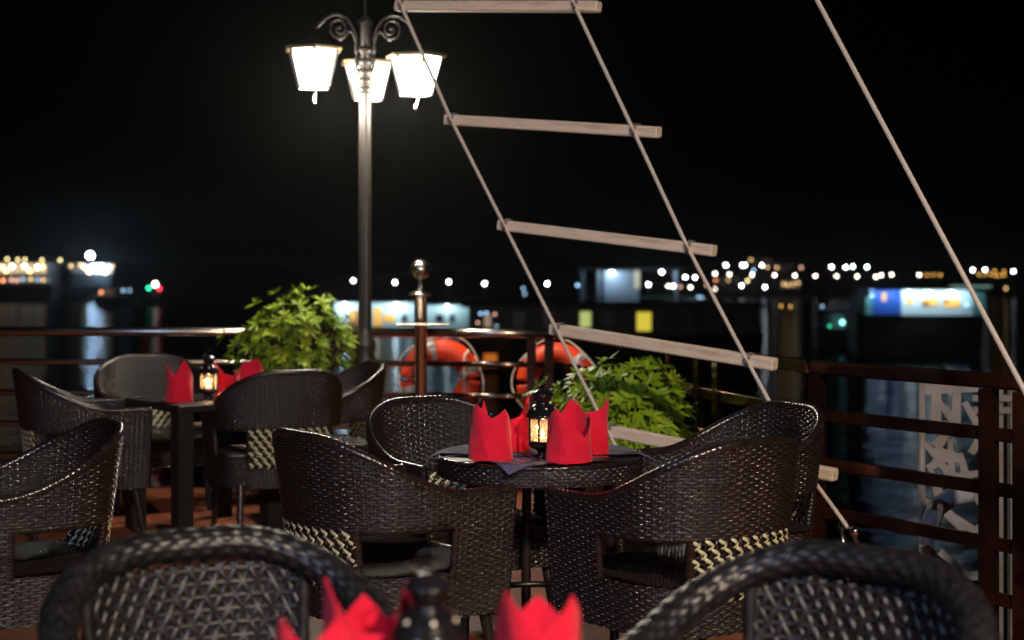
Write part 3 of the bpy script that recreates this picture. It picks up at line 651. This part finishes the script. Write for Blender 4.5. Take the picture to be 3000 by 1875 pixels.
lifebuoy(1630, 1122, 9.80, math.radians(-14), "orange lifebuoy with a grey band left of the right bush", .78)

# ------------------------------------------------------------------ deck lamp
def make_lamp():
    t = thing("lamp_post", "", "lamp post")
    fl = lambda p: 1+.06*np.cos(p*12)
    m = MB(); m.lathe([(.11, 0), (.11, .06), (.085, .10), (.07, .30), (.050, .80), (.060, .84), (.064, .87), (.052, .90), (.064, .94), (.062, .97), (.044, 1.0), (.038, 1.05)], 32)
    m.lathe([(.036, 1.05), (.034, 2.42)], 48, rf=fl)
    for z in (2.43, 2.48, 2.53, 2.59, 2.66): m.lathe([(.036, z-.02), (.046, z-.014), (.050, z), (.046, z+.014), (.036, z+.02)], 32)
    m.lathe([(.034, 2.42), (.034, 2.80), (.045, 2.81), (.045, 2.83), (.02, 2.85), (.010, 2.87), (.009, 3.6)], 24, rf=None)
    m.build("post", "lamp_iron", t)
    for ang in (212, 340, 92):
        a = math.radians(ang); dx, dy = math.cos(a), math.sin(a)
        V = lambda r, z: (r*dx, r*dy, z)
        m = MB()
        arc = [(.045, 2.62), (.060, 2.66), (.055, 2.72), (.075, 2.78), (.11, 2.83), (.16, 2.855), (.21, 2.85), (.26, 2.82), (.31, 2.765)]
        m.tube([V(*q) for q in arc], .010, 8)
        sp = [(.055, 2.69), (.075, 2.75), (.10, 2.765), (.13, 2.735), (.155, 2.715)]
        for k in range(22):
            q = -.9+k*.36; r_ = .062*(1-k/30); sp.append((.165+r_*math.cos(q), 2.775+r_*math.sin(q)))
        m.tube([V(*q) for q in sp], .0075, 8); m.sphere(V(.165, 2.778), .011, 8)
        m.tube([V(.045, 2.64), V(.06, 2.60), V(.055, 2.56), V(.045, 2.54)], .012, 8)
        m.build("scroll_arm", "lamp_iron", t)
        hd = bpy.data.objects.new("lamp_head", None); C.objects.link(hd); hd.parent = t; hd.location = V(.325, 2.425-{212: 0, 340: .032, 92: .012}[ang])
        # six-sided glass shade, open frame
        ph = np.radians(60*np.arange(6)+ang+8)
        for k in range(6):
            k2 = (k+1) % 6; m = MB(); q = .065
            a0, b0 = np.array([math.cos(ph[k]), math.sin(ph[k])]), np.array([math.cos(ph[k2]), math.sin(ph[k2])])
            lo0, lo1 = a0*(1-q)+b0*q, b0*(1-q)+a0*q
            m.faces([(*(lo0*.091), .008), (*(lo1*.091), .008), (*(lo1*.148), .207), (*(lo0*.148), .207)], [(0, 1, 2, 3)])
            m.build("glass_pane", "lamp_glass", hd, smooth=False)
        m = MB()
        for k in range(6):
            m.tube([(.094*math.cos(ph[k]), .094*math.sin(ph[k]), 0), (.153*math.cos(ph[k]), .153*math.sin(ph[k]), .21)], .0066, 6)
        def hexring(r, z): return [(r*math.cos(p), r*math.sin(p), z) for p in ph]
        m.tube(hexring(.093, 0), .005, 6, close=True); m.build("frame", "lamp_iron", hd, smooth=False)
        m = MB(); v = hexring(.180, .219)+hexring(.172, .208)+hexring(.147, .211)+hexring(.180, .223)+hexring(.09, .262)+hexring(.030, .285)+hexring(.004, .36)
        fs = [(r*6+k, r*6+(k+1) % 6, s2*6+(k+1) % 6, s2*6+k) for r, s2 in ((0, 1), (1, 2), (4, 3), (5, 4), (6, 5)) for k in range(6)]
        m.faces(v, fs[12:]); m.build("roof", "roof_black", hd, smooth=False)
        m = MB(); m.faces(hexring(.1815, .217)+hexring(.176, .207)+hexring(.150, .2095)+hexring(.1815, .222), [f for f in fs[:12]] + [(18+k, 18+(k+1) % 6, (k+1) % 6, k) for k in range(6)]); m.build("brim", "lamp_brass", hd, smooth=False)
        m = MB(); m.tube([(0, 0, 0), (.012, 0, -.03), (.004, 0, -.055)], .004, 6); m.sphere((0, 0, -.075), .012, 10, sz=1.7); m.lathe([(0, -.004), (.084, 0)], 6); m.build("finial", "lamp_finial", hd)
    return t
lamp = make_lamp(); LX, LY = -.895, 9.35
lamp.location = (LX, LY, -.06); lamp.scale = (1.05, 1.05, 1.05); lamp['label'] = "tall iron lamp post with three glowing hexagonal lanterns on scrolled arms"; lamp['group'] = "iron lamp posts on the deck"
for ang in (212, 340, 92):
    a = math.radians(ang); point_light("lamp_bulb", (.31*math.cos(a), .31*math.sin(a), 2.36), 75, (1, .90, .72), .06, lamp)
lb = copy_tree(lamp); lb.scale = (1, 1, 1.9); lb.location = (2.3, -1.6, 0); lb['label'] = "iron lamp post stretched tall, unseen behind the viewer, lighting the tables"  # unseen post, stretched so its light falls more steeply on the deck
for ch in list(lb.children_recursive):
    if ch.type == 'LIGHT': bpy.data.objects.remove(ch)
point_light("lamp_bulb", (0, 0, 2.2), KEY_W, (1, .80, .62), .12, lb)
fl = thing("floodlight", "cool white floodlight on a pole behind the viewer", "floodlight", (-2.6, -2.4, 0))
m = MB(); m.lathe([(.05, 0), (.04, 4.3), (0, 4.31)], 16); m.build("pole", "lamp_iron", fl)
m = MB(); m.box((0, .06, 4.4), (.34, .10, .24)); m.build("housing", "lamp_iron", fl, smooth=False)
point_light("floodlight_bulb", (0, .30, 4.4), KEY_C, (.42, .62, 1), .14, fl)

# ------------------------------------------------------------------ bushes
def bush(px, py, Y, rx, rz_, label, mt, n, L, seed):
    R = random.Random(seed); c = at(px, py, Y); t = thing("potted_shrub", label, "shrub", (c.x, c.y, 0), 0, "leafy potted shrubs along the railing")
    fol = MB(); stm = MB(); base = Vector((0, 0, .42))
    NL = 6; s_ = np.linspace(0, 1, NL); wp = np.array([.08, .62, 1, .86, .5, .04])
    for i in range(n):
        u = R.uniform(-1, 1); ph = R.uniform(0, 2*math.pi); q = math.sqrt(1-u*u)
        d = Vector((q*math.cos(ph), q*math.sin(ph), u)); rad = R.uniform(.35, 1)**.5*R.uniform(.82, 1.12)*(1.16 if R.random() < .10 else 1)
        rad *= 1+.16*math.sin(3*ph+seed)+.10*math.sin(5*u+seed)
        p = Vector((d.x*rx*rad, d.y*rx*.8*rad, c.z+d.z*rz_*rad))
        if d.z > 0: p.x *= 1-.22*d.z*R.random()
        ax = (Vector((d.x, d.y, d.z*.6+.55))).normalized(); t1 = ax.cross(Vector((.3, .2, 1))).normalized(); t2 = ax.cross(t1)
        if i % 3 == 0: stm.tube([base, base*.4+p*.6-Vector((0, 0, .05)), p], .004, 5)
        k = R.randint(7, 10); a0 = R.uniform(0, 6.28); sc_ = R.uniform(.7, 1.2)
        for j in range(k):
            a = a0+j*2*math.pi/k+R.uniform(-.2, .2); o_ = t1*math.cos(a)+t2*math.sin(a); up = R.uniform(.25, .95)
            dr = (o_+ax*up).normalized(); side = dr.cross(ax).normalized(); le = L*sc_*R.uniform(.75, 1.15); wd = le*R.uniform(.13, .17)
            dp = R.uniform(.05, .42); cen = np.array([tuple(p+dr*(s*le)-Vector((0, 0, 1))*(dp*le*s*s)) for s in s_])
            sd_ = np.array(tuple(side)); nn = np.array(tuple(side.cross(dr)))
            rows = [cen-sd_*(wd*wp)[:, None]-nn*(wd*.25*wp)[:, None], cen, cen+sd_*(wd*wp)[:, None]-nn*(wd*.25*wp)[:, None]]
            fol.grid(np.stack(rows, 1))
    fol.build("foliage", mt, t); stm.build("stems", "stem", t)
    m = MB(); m.lathe([(0, 0), (.15, 0), (.20, .36), (.22, .38), (.22, .42), (.19, .42), (.18, .39), (0, .39)], 32); m.build("pot", "pot", t)
bush(868, 996, 9.38, .360, .262, "big yellow-green bush left of the lamp post, soft and out of focus", "leaf_far", 380, .066, 3)
bush(1835, 1205, 7.5, .335, .235, "bright green bush behind the rope ladder, right of the lifebuoys", "leaf", 370, .080, 5)

# ------------------------------------------------------------------ cut-metal panel and things beyond the right railing
c = at(2790, 1400, 6.9); t = thing("cut_metal_panel", "pale metal panel with irregular cut-out shapes beyond the right railing", "panel", (c.x, c.y, 0))
def P3(px, py): p = at(px, py, 6.9); return (p.x-c.x, 0, p.z)
m = MB()
def strut(a, b, w0, w1=None):
    w1 = w1 or w0; A, B = Vector(P3(*a)), Vector(P3(*b)); d = (B-A).normalized(); n_ = Vector((-d.z, 0, d.x)); k = 6.9/F/2
    vs = []
    strut.n += 1; yo = .0012*strut.n
    for y_ in (-.008+yo, .008+yo):
        for P_, s_, w_ in ((A, 1, w0), (A, -1, w0), (B, -1, w1), (B, 1, w1)): v = P_+n_*s_*w_*k; vs.append((v.x, y_, v.z))
    m.faces(vs, [(0, 1, 2, 3), (7, 6, 5, 4), (0, 4, 5, 1), (1, 5, 6, 2), (2, 6, 7, 3), (3, 7, 4, 0)])
strut.n = 0
for a, b, w0, w1 in (((2701, 1112), (2701, 1700), 16, 16), ((2900, 1112), (2900, 1700), 16, 16), ((2695, 1122), (2905, 1122), 24, 24), ((2700, 1145), (2905, 1135), 24, 20),
                     ((2745, 1110), (2740, 1260), 26, 34), ((2730, 1150), (2800, 1240), 14, 26), ((2805, 1110), (2800, 1240), 22, 30), ((2735, 1250), (2860, 1262), 40, 30),
                     ((2700, 1290), (2760, 1350), 14, 26), ((2790, 1250), (2745, 1310), 20, 30), ((2740, 1330), (2820, 1345), 44, 26), ((2786, 1290), (2790, 1400), 14, 22),
                     ((2720, 1375), (2790, 1330), 20, 20), ((2750, 1350), (2810, 1420), 18, 30), ((2700, 1460), (2760, 1500), 14, 30), ((2730, 1380), (2760, 1470), 16, 34),
                     ((2755, 1480), (2830, 1560), 34, 20), ((2815, 1330), (2850, 1460), 18, 30), ((2790, 1400), (2900, 1385), 22, 16), ((2765, 1500), (2900, 1580), 26, 22),
                     ((2700, 1690), (2905, 1690), 24, 24), ((2830, 1180), (2900, 1300), 18, 26), ((2850, 1330), (2900, 1250), 20, 24), ((2830, 1420), (2900, 1500), 22, 20), ((2820, 1600), (2890, 1540), 18, 24), ((2760, 1620), (2840, 1690), 22, 18)):
    strut(a, b, w0, w1)
m.build("cut_sheet", "panel_white", t, smooth=False)
m = MB(); m.tube([P3(2701, 1112), P3(2701, 1750)], .012, 8); m.tube([P3(2701, 1750), (P3(2701, 1750)[0], 0, WZ+.3)], .02, 8); m.tube([P3(2905, 1112), (P3(2905, 1750)[0], 0, WZ+.3)], .02, 8); m.build("frame_post", "panel_white", t)
m = MB(); pp = [at(2842, 1445, 6.35), at(2790, 1455, 6.33), at(2745, 1485, 6.3), at(2722, 1540, 6.3), at(2715, 1600, 6.3), at(2735, 1660, 6.3), at(2760, 1740, 6.3)]
P_ = np.array([tuple(q) for q in pp]); s0 = np.linspace(0, 6, 50); P_ = np.stack([np.interp(s0, range(7), P_[:, i]) for i in range(3)], 1)
m.tube(P_, np.interp(s0, [0, 2, 4, 6], [.038, .040, .026, .022]), 14); tag(m.build("bent_hose", "sleeve"), "bent pale hose wrapped in plastic behind the right railing bars", "hose")
c = at(2950, 1400, 7.6); t = thing("gangway_frame", "pale upright metal frame with holed posts at the far right edge beyond the railing", "frame", (c.x, c.y, 0))
m = MB()
for px, w_ in ((2885, .05), (2925, .035), (2968, .04), (3030, .05)): q = at(px, 1400, 7.6); m.box((q.x-c.x, 0, (1.0+WZ)/2+.0), (w_, .04, 1.0-WZ-.3))
m.build("upright", "panel_white", t, smooth=False)
m = MB()
for py in (1165, 1200): q = at(2970, py, 7.6); m.box((q.x-c.x, -.03, q.z), (.42, .03, .03))
m.build("crossbar", "panel_white", t, smooth=False)
# these pale parts are lit by the warm lamp behind the camera
# ------------------------------------------------------------------ boats and houses on the water
def pbox(mb, x0, x1, y0, y1, Y, depth, org, mi=0, dy=0):
    a, b = at(x0, y0, Y), at(x1, y1, Y)
    mb.box(((a.x+b.x)/2-org[0], dy+depth/2, (a.z+b.z)/2), (abs(b.x-a.x), depth, abs(a.z-b.z)), mi=mi); return mb
def hull(x0, x1, ytop, Y, depth, org, rake=.6):
    a, b = at(x0, ytop, Y), at(x1, ytop, Y); X0, X1, zt = a.x-org[0], b.x-org[0], a.z; zb = WZ-.3; m = MB(); n = 14; rings = []
    for i in range(n+1):
        f = i/n; wv = math.sin(math.pi*min(1, max(0, .12+f*.76)))**.5
        x = X0+(X1-X0)*f; tp = [(x, depth/2-depth/2*wv, zt+.12*abs(2*f-1)**3), (x, depth/2+depth/2*wv, zt+.12*abs(2*f-1)**3)]
        xb = X0+(X1-X0)*(.5+(f-.5)*.94); rings.append([tp[0], (xb, depth/2-depth*.36*wv, zb), (xb, depth/2+depth*.36*wv, zb), tp[1]])
    m.grid(np.array(rings), closev=True); m.poly.append([0, 1, 2, 3]); m.pmi.append(0); m.poly.append([n*4+3, n*4+2, n*4+1, n*4]); m.pmi.append(0)
    return m
def win(t, name, x0, x1, y0, y1, Y, org, mt, dy=-.02):
    m = MB(); pbox(m, x0, x1, y0, y1, Y, .03, org, dy=dy); return m.build(name, mt, t, smooth=False)
def wlamp(t, px, py, Y, org, mt="glow_white", r=.10, power=0, col=(.75, .92, 1), fwd=.6):
    q = at(px, py, Y); m = MB(); m.sphere((q.x-org[0], -.15, q.z), r, 10); m.build("wall_lamp", mt, t)
    if power: point_light("wall_lamp_light", (q.x-org[0], -fwd, q.z), power, col, .1, t)

# white lit houseboat behind the lamp post
Y = 88; o0 = at(1180, 960, Y); t = thing("houseboat", "low white houseboat with brightly lit walls behind the lamp post", "houseboat", (o0.x, Y, 0)); org = (o0.x, Y)
hull(962, 1392, 958, Y, 4, org).build("hull", "hull_dark", t, smooth=False)
m = MB(); pbox(m, 980, 1226, 886, 958, Y, 3, org); pbox(m, 1232, 1376, 894, 962, Y, 3, org); m.build("wall", "boat_white", t, smooth=False)
m = MB(); pbox(m, 974, 1232, 878, 886, Y, 4, org, dy=-.9); pbox(m, 1232, 1384, 885, 893, Y, 4, org, dy=-.9); m.build("roof", "roof_dark", t, smooth=False)
for a in ((1022, 1050, 908, 955, "boat_wood"), (1028, 1040, 910, 940, "win_amber"), (1095, 1118, 902, 955, "win_amber"), (1126, 1157, 921, 943, "win_amber"), (1178, 1192, 921, 944, "win_dark"), (1276, 1300, 922, 944, "win_dark"), (1318, 1332, 922, 945, "win_dark")):
    win(t, "window", a[0], a[1], a[2], a[3], Y, org, a[4], dy=-.04-.012*(a[4] == "win_amber"))
for px in (1010, 1162, 1310): wlamp(t, px, 893, Y, org, r=.07, power=60)
for px in (1060, 1110, 1200, 1260, 1350): point_light("eave_light", (at(px, 900, Y).x-org[0], -.8, at(px, 900, Y).z), 14, (.7, .95, 1), .1, t)

# big dark river boat
Y = 52; o0 = at(1790, 1000, Y); t = thing("river_boat", "large unlit river boat with two yellow windows and an orange porthole", "boat", (o0.x, Y, 0)); org = (o0.x, Y)
hull(1335, 2255, 985, Y, 5, org).build("hull", "hull_dark", t, smooth=False)
m = MB(); pbox(m, 1372, 2230, 902, 984, Y, 3.6, org, dy=.5); m.build("cabin", "hull_dark", t, smooth=False)
m = MB(); pbox(m, 1350, 2250, 893, 901, Y, 5.2, org, dy=-.1); m.build("roof", "roof_dark", t, smooth=False)
win(t, "window", 1701, 1733, 914, 960, Y, org, "win_lime", dy=.46); win(t, "window", 1869, 1911, 916, 971, Y, org, "win_yellow", dy=.46)
for k in range(8):
    x = 1520+k*88
    if min(abs(x-1717), abs(x-1890)) > 45: win(t, "window", x-17, x+17, 915, 962, Y, org, "win_dark", dy=.46)
win(t, "window", 1418, 1438, 922, 960, Y, org, "win_cream", dy=.46); win(t, "porthole", 1417, 1456, 1036, 1074, Y, org, "win_orange", dy=-.1)
for px, py, g in ((1408, 918, "glow_blue"), (1425, 916, "glow_blue"), (1450, 920, "glow_dimrose"), (1394, 1049, "glow_orange"), (1400, 945, "glow_dimrose"), (1455, 955, "glow_dimblue")):
    wlamp(t, px, py, Y, org, g, r=.035)

# pavilion on the landing stage
Y = 108; o0 = at(1850, 890, Y); t = thing("landing_pavilion", "blue-grey lit pavilion with pillars on the landing stage behind the rope ladder", "pavilion", (o0.x, Y, 0)); org = (o0.x, Y)
m = MB(); pbox(m, 1690, 2060, 888, 905, Y, 8, org); pbox(m, 1690, 2060, 905, 935, Y, 7, org); m.build("stage", "hull_dark", t, smooth=False)
m = MB(); pbox(m, 1770, 1872, 794, 888, Y, 3, org); m.build("wall", "boat_grey", t, smooth=False)
m = MB(); pbox(m, 1700, 2000, 784, 792, Y, 5, org, dy=-1.2); m.build("roof", "boat_grey", t, smooth=False)
for x in (1754, 1978, 1706): m = MB(); pbox(m, x-6, x+6, 793, 888, Y, .3, org, dy=-.6); m.build("pillar", "boat_grey", t, smooth=False)
win(t, "window", 1858, 1874, 790, 845, Y, org, "win_cream", dy=-.06); m = MB(); pbox(m, 1700, 2040, 868, 872, Y, .1, org, dy=-1.6); m.build("handrail", "boat_teal", t, smooth=False)
wlamp(t, 1792, 799, Y, org, r=.10, power=90, col=(.6, .8, 1), fwd=1.0); wlamp(t, 1938, 797, Y, org, r=.10, power=60, col=(.6, .8, 1), fwd=1.0)

# blue and white houseboat at the right
Y = 62; o0 = at(2710, 925, Y); t = thing("houseboat", "blue and white houseboat with amber windows glowing at the right", "houseboat", (o0.x, Y, 0)); org = (o0.x, Y)
hull(2520, 2905, 924, Y, 4, org).build("hull", "hull_dark", t, smooth=False)
m = MB(); pbox(m, 2556, 2640, 850, 922, Y, 2.6, org); m.build("blue_wall", "boat_blue", t, smooth=False)
m = MB(); pbox(m, 2641, 2850, 850, 924, Y, 2.6, org); m.build("white_wall", "boat_white", t, smooth=False)
m = MB(); pbox(m, 2851, 2886, 856, 924, Y, 2.6, org); m.build("teal_wall", "boat_teal", t, smooth=False)
m = MB(); pbox(m, 2536, 2555, 870, 922, Y, 2.6, org); m.build("teal_wall", "boat_teal", t, smooth=False)
m = MB(); pbox(m, 2545, 2892, 842, 849, Y, 3.4, org, dy=-.7); m.build("roof", "roof_dark", t, smooth=False)
m = MB(); pbox(m, 2768, 2886, 836, 841, Y, .1, org, dy=-.8); m.build("light_strip", "win_strip", t, smooth=False)
for a in ((2584, 2595, 858, 882, "win_amber"), (2656, 2672, 870, 892, "win_amber"), (2702, 2746, 872, 895, "win_amber"), (2764, 2812, 874, 899, "win_amber"), (2702, 2722, 880, 896, "boat_wood"), (2764, 2782, 876, 888, "boat_wood")):
    win(t, "window", a[0], a[1], a[2], a[3], Y, org, a[4], dy=-.04-.01*(a[4] == "boat_wood"))
for px in (2664, 2720, 2785): wlamp(t, px, 858, Y, org, r=.05, power=22, fwd=.45)
for px, pw in ((2575, 13), (2615, 13), (2830, 10), (2545, 8)): point_light("eave_light", (at(px, 862, Y).x-org[0], -.5, at(px, 862, Y).z), pw, (.6, .8, 1), .08, t)
for px, py, g in ((2550, 848, "glow_dimblue"), (2551, 866, "glow_dimblue"), (2829, 893, "glow_dimblue")): wlamp(t, px, py, Y, org, g, r=.07)
# small working boat with green light
Y = 66; o0 = at(2480, 950, Y); t = thing("small_boat", "small dark boat with a teal light left of the blue houseboat", "boat", (o0.x, Y, 0)); org = (o0.x, Y)
hull(2400, 2532, 965, Y, 2, org).build("hull", "hull_dark", t, smooth=False)
m = MB(); pbox(m, 2440, 2525, 920, 964, Y, 1.4, org, dy=.3); m.build("cabin", "boat_grey", t, smooth=False)
wlamp(t, 2466, 944, Y, org, "glow_cyanlamp", r=.10); wlamp(t, 2510, 930, Y, org, "glow_dimblue", r=.12); wlamp(t, 2428, 955, Y, org, "glow_green", r=.03)
point_light("cabin_light", (at(2508, 935, Y).x-org[0], -.7, at(2508, 935, Y).z), 9, (.6, .75, 1), .1, t)

# lit passenger ship, far left
Y = 160; o0 = at(60, 830, Y); t = thing("passenger_ship", "distant passenger ship with two glowing decks at the left edge", "ship", (o0.x, Y, 0)); org = (o0.x, Y)
hull(-420, 140, 838, Y, 9, org).build("hull", "hull_dark", t, smooth=False)
m = MB(); pbox(m, -400, 132, 770, 836, Y, 7, org, dy=.8); m.build("cabin", "hull_dark", t, smooth=False)
for x in range(-380, 132, 19): win(t, "deck_window", x, x+15, 771, 802, Y, org, "win_cream", dy=.7)
for x in range(-376, 132, 21): win(t, "lower_window", x, x+11, 814, 828, Y, org, "win_dim" if (x//21) % 3 else "win_cold", dy=.7)
for px, py, g in ((32, 780, "glow_warm"), (69, 780, "glow_warm"), (107, 783, "glow_warm"), (122, 781, "glow_yellow"), (14, 793, "glow_yellow"), (84, 794, "glow_yellow"), (-30, 781, "glow_warm"), (-80, 781, "glow_warm"), (3, 782, "glow_yellow"),
                  (5, 822, "glow_orange"), (30, 820, "glow_dimrose"), (46, 822, "glow_dimrose"), (63, 818, "glow_dimblue"), (87, 818, "glow_dimamber"), (107, 820, "glow_dimblue"), (124, 820, "glow_dimamber")): wlamp(t, px, py, Y-.5, org, g, r=.16)
# low lit hall
Y = 165; o0 = at(260, 806, Y); t = thing("waterside_hall", "distant low hall with a bright white sign light left of the lamp post", "building", (o0.x, Y, 0)); org = (o0.x, Y)
m = MB(); pbox(m, 205, 325, 771, 842, Y, 9, org); m.build("wall", "roof_dark", t, smooth=False)
for x in range(212, 318, 15): win(t, "window", x, x+12, 776, 800, Y, org, "win_faint" if x > 250 else "win_dim", dy=-.1)
m = MB(); pbox(m, 277, 306, 777, 783, Y, .2, org, dy=-1.0); m.build("sign_light", "glow_icy", t, smooth=False)
for px, py, g in ((201, 779, "glow_dimamber"), (229, 777, "glow_dimamber"), (323, 781, "glow_dimamber"), (254, 797, "glow_yellow"), (303, 798, "glow_yellow"), (240, 782, "glow_yellow")): wlamp(t, px, py, Y-1, org, g, r=.16)
wlamp(t, 258, 749, Y-1, org, "glow_icy", r=.30)
# patrol boat with navigation lights
Y = 140; o0 = at(452, 850, Y); t = thing("motor_boat", "small far boat showing white, green and red navigation lights", "boat", (o0.x, Y, 0)); org = (o0.x, Y)
hull(425, 480, 868, Y, 2.5, org).build("hull", "hull_dark", t, smooth=False)
m = MB(); pbox(m, 440, 466, 842, 867, Y, 1.2, org, dy=.6); m.build("cabin", "hull_dark", t, smooth=False)
wlamp(t, 456, 833, Y, org, "glow_warm", r=.20); wlamp(t, 437, 844, Y, org, "glow_green", r=.13); wlamp(t, 468, 845, Y, org, "glow_red", r=.14)
Y = 140; o0 = at(305, 870, Y); t = thing("moored_boat", "faint moored boat with a dull red glow below the distant hall", "boat", (o0.x, Y, 0)); org = (o0.x, Y)
hull(270, 400, 868, Y, 2.5, org).build("hull", "hull_dark", t, smooth=False)
m = MB(); pbox(m, 288, 322, 846, 866, Y, 1, org, dy=.6); m.build("cabin", "win_dim", t, smooth=False)
wlamp(t, 298, 856, Y, org, "glow_orange", r=.12); wlamp(t, 362, 851, Y, org, "glow_dimblue", r=.14); wlamp(t, 381, 851, Y, org, "glow_dimblue", r=.12)
# hillside buildings faintly lit, right shore
Y = 190
for i, (x0, x1, y0, g, lab) in enumerate(((2192, 2262, 757, "win_dim", "faintly lit tall block on the right shore above the white lamps"), (2268, 2330, 772, "win_dim", "lower faint block right of the tall block on the right shore"),
                                          (2290, 2345, 822, "win_faint", "small warm-lit waterside house under the row of shore lamps"), (2100, 2170, 812, "win_dim", "faint reddish house low on the right shore beside the ladder rope"))):
    o0 = at((x0+x1)/2, 840, Y); t = thing("shore_building", lab, "building", (o0.x, Y, 0)); org = (o0.x, Y)
    m = MB(); pbox(m, x0-4, x1+4, y0-4, 855, Y, 6, org); m.build("wall", "roof_dark", t, smooth=False)
    k = 0
    for x in range(x0, x1-8, 14):
        for yy in (y0+2, y0+14):
            if k % 3 != 1 or i == 2: win(t, "window", x, x+8, yy, yy+7, Y, org, g, dy=-.1)
            k += 1

# ------------------------------------------------------------------ shore and quay lamps, one thing each
def lamps(pts, glow, Y, r, name, what, where, group):
    pts = sorted(pts); words = {"white": "white", "warm": "warm white", "amber": "amber", "yellow": "yellow", "blue": "blue", "orange": "orange", "dimamber": "faint amber", "dimblue": "faint blue", "dimrose": "faint pink"}
    for i, (px, py) in enumerate(pts):
        q = at(px, py, Y); m = MB(); m.sphere((0, 0, q.z), r, 10, mi=0)
        m.tube([(0, 0, WZ+.1), (0, 0, q.z-r)], .04, 5, mi=1); m.lathe([(r*.9, q.z+r*.9), (0, q.z+r*1.3)], 8, mi=1)
        o = m.build(name, ["glow_"+glow, "roof_dark"]); o.location = (q.x, Y, 0)
        lab = f"{ORD[i]} {words[glow]} {what} from the left {where}" if len(pts) > 1 else f"single {words[glow]} {what} {where}"
        tag(o, lab, "lamp", group)
lamps([(1035, 822), (1157, 827), (1315, 826), (1420, 831), (1603, 831), (1900, 833), (1973, 838)], "white", 105, .085, "quay_lamp", "quay lamp", "in the line above the white houseboat", "quay lamps over the landing stage")
lamps([(1692, 836)], "blue", 105, .085, "quay_lamp", "quay lamp", "just left of the landing pavilion", "quay lamps over the landing stage")
lamps([(1533, 845), (1537, 861), (2046, 870), (2056, 872), (2409, 898)], "dimblue", 105, .09, "quay_lamp", "quay lamp", "among the low lights over the water", "faint blue quay lamps")
lamps([(2127, 777), (2175, 777), (2183, 776), (2232, 777), (2008, 812), (2036, 813), (2436, 782), (2477, 783), (2498, 781), (2540, 782), (2850, 791), (2886, 790), (2969, 795), (2173, 837), (2241, 841)], "white", 180, .12, "street_lamp", "street lamp", "on the right shore", "white street lamps on the far shore")
lamps([(2095, 802), (2137, 804), (2204, 805), (2269, 806), (2329, 807), (2389, 808), (2451, 809), (2512, 810), (2566, 811), (2582, 806), (2612, 805), (2693, 805), (1958, 838), (2023, 842), (2096, 846)], "warm", 182, .12, "street_lamp", "street lamp", "in the lower row of the right shore", "warm street lamps on the far shore")
lamps([(2190, 822)], "yellow", 182, .13, "street_lamp", "street lamp", "on the right shore above the brightest white pair", "yellow street lamps")
lamps([(2208, 792)], "blue", 182, .13, "street_lamp", "street lamp", "tucked among the white lamps of the right shore", "blue street lamps")
lamps([(2097, 821), (2168, 886)], "orange", 150, .10, "shore_lamp", "lamp", "beside the ladder's right rope", "orange shore lamps")
lamps([(2288, 897), (2316, 898)], "amber", 110, .07, "mooring_lamp", "mooring lamp", "low over the water right of the ladder rope", "amber mooring lamps")
lamps([(2735, 805), (2755, 806), (2868, 804), (2884, 805), (2899, 803), (2914, 807), (2926, 807), (2941, 796), (2941, 806), (2716, 806), (2913, 794)], "amber", 184, .11, "street_lamp", "street lamp", "above the blue houseboat", "amber street lamps on the far shore")
lamps([(2200, 761), (2248, 783), (2276, 784), (2134, 820), (2296, 832), (2308, 835), (2324, 833), (2339, 828), (2947, 845)], "dimamber", 184, .14, "shore_lamp", "lamp", "scattered on the right shore", "faint amber lamps on the far shore")
lamps([(2347, 784), (1993, 840), (2070, 835)], "dimrose", 184, .14, "shore_lamp", "lamp", "on the right shore", "faint pink lamps on the far shore")
lamps([(21, 759), (52, 761), (73, 760), (123, 762), (176, 762), (183, 796), (178, 797), (364, 780)], "yellow", 172, .12, "street_lamp", "street lamp", "on the left shore", "yellow street lamps on the left shore")

# ------------------------------------------------------------------ thin haze box added for the glow round the lamps
m = MB(); m.faces([(x, y, z) for x in (-1400, 1400) for y in (-250, 1950) for z in (WZ-1, 7.5)], [(0, 1, 3, 2), (4, 6, 7, 5), (0, 4, 5, 1), (2, 3, 7, 6), (0, 2, 6, 4), (1, 5, 7, 3)])
hm = bpy.data.materials.new("halo_haze"); hm.use_nodes = True; n = hm.node_tree; n.nodes.clear()
ou = n.nodes.new("ShaderNodeOutputMaterial"); pv = n.nodes.new("ShaderNodeVolumePrincipled")
pv.inputs["Color"].default_value = (.9, .95, .92, 1); pv.inputs["Density"].default_value = .00036; pv.inputs["Anisotropy"].default_value = .86
n.links.new(pv.outputs[0], ou.inputs["Volume"]); M["halo_haze"] = hm
tag(m.build("haze", "halo_haze", smooth=False), kind="stuff")
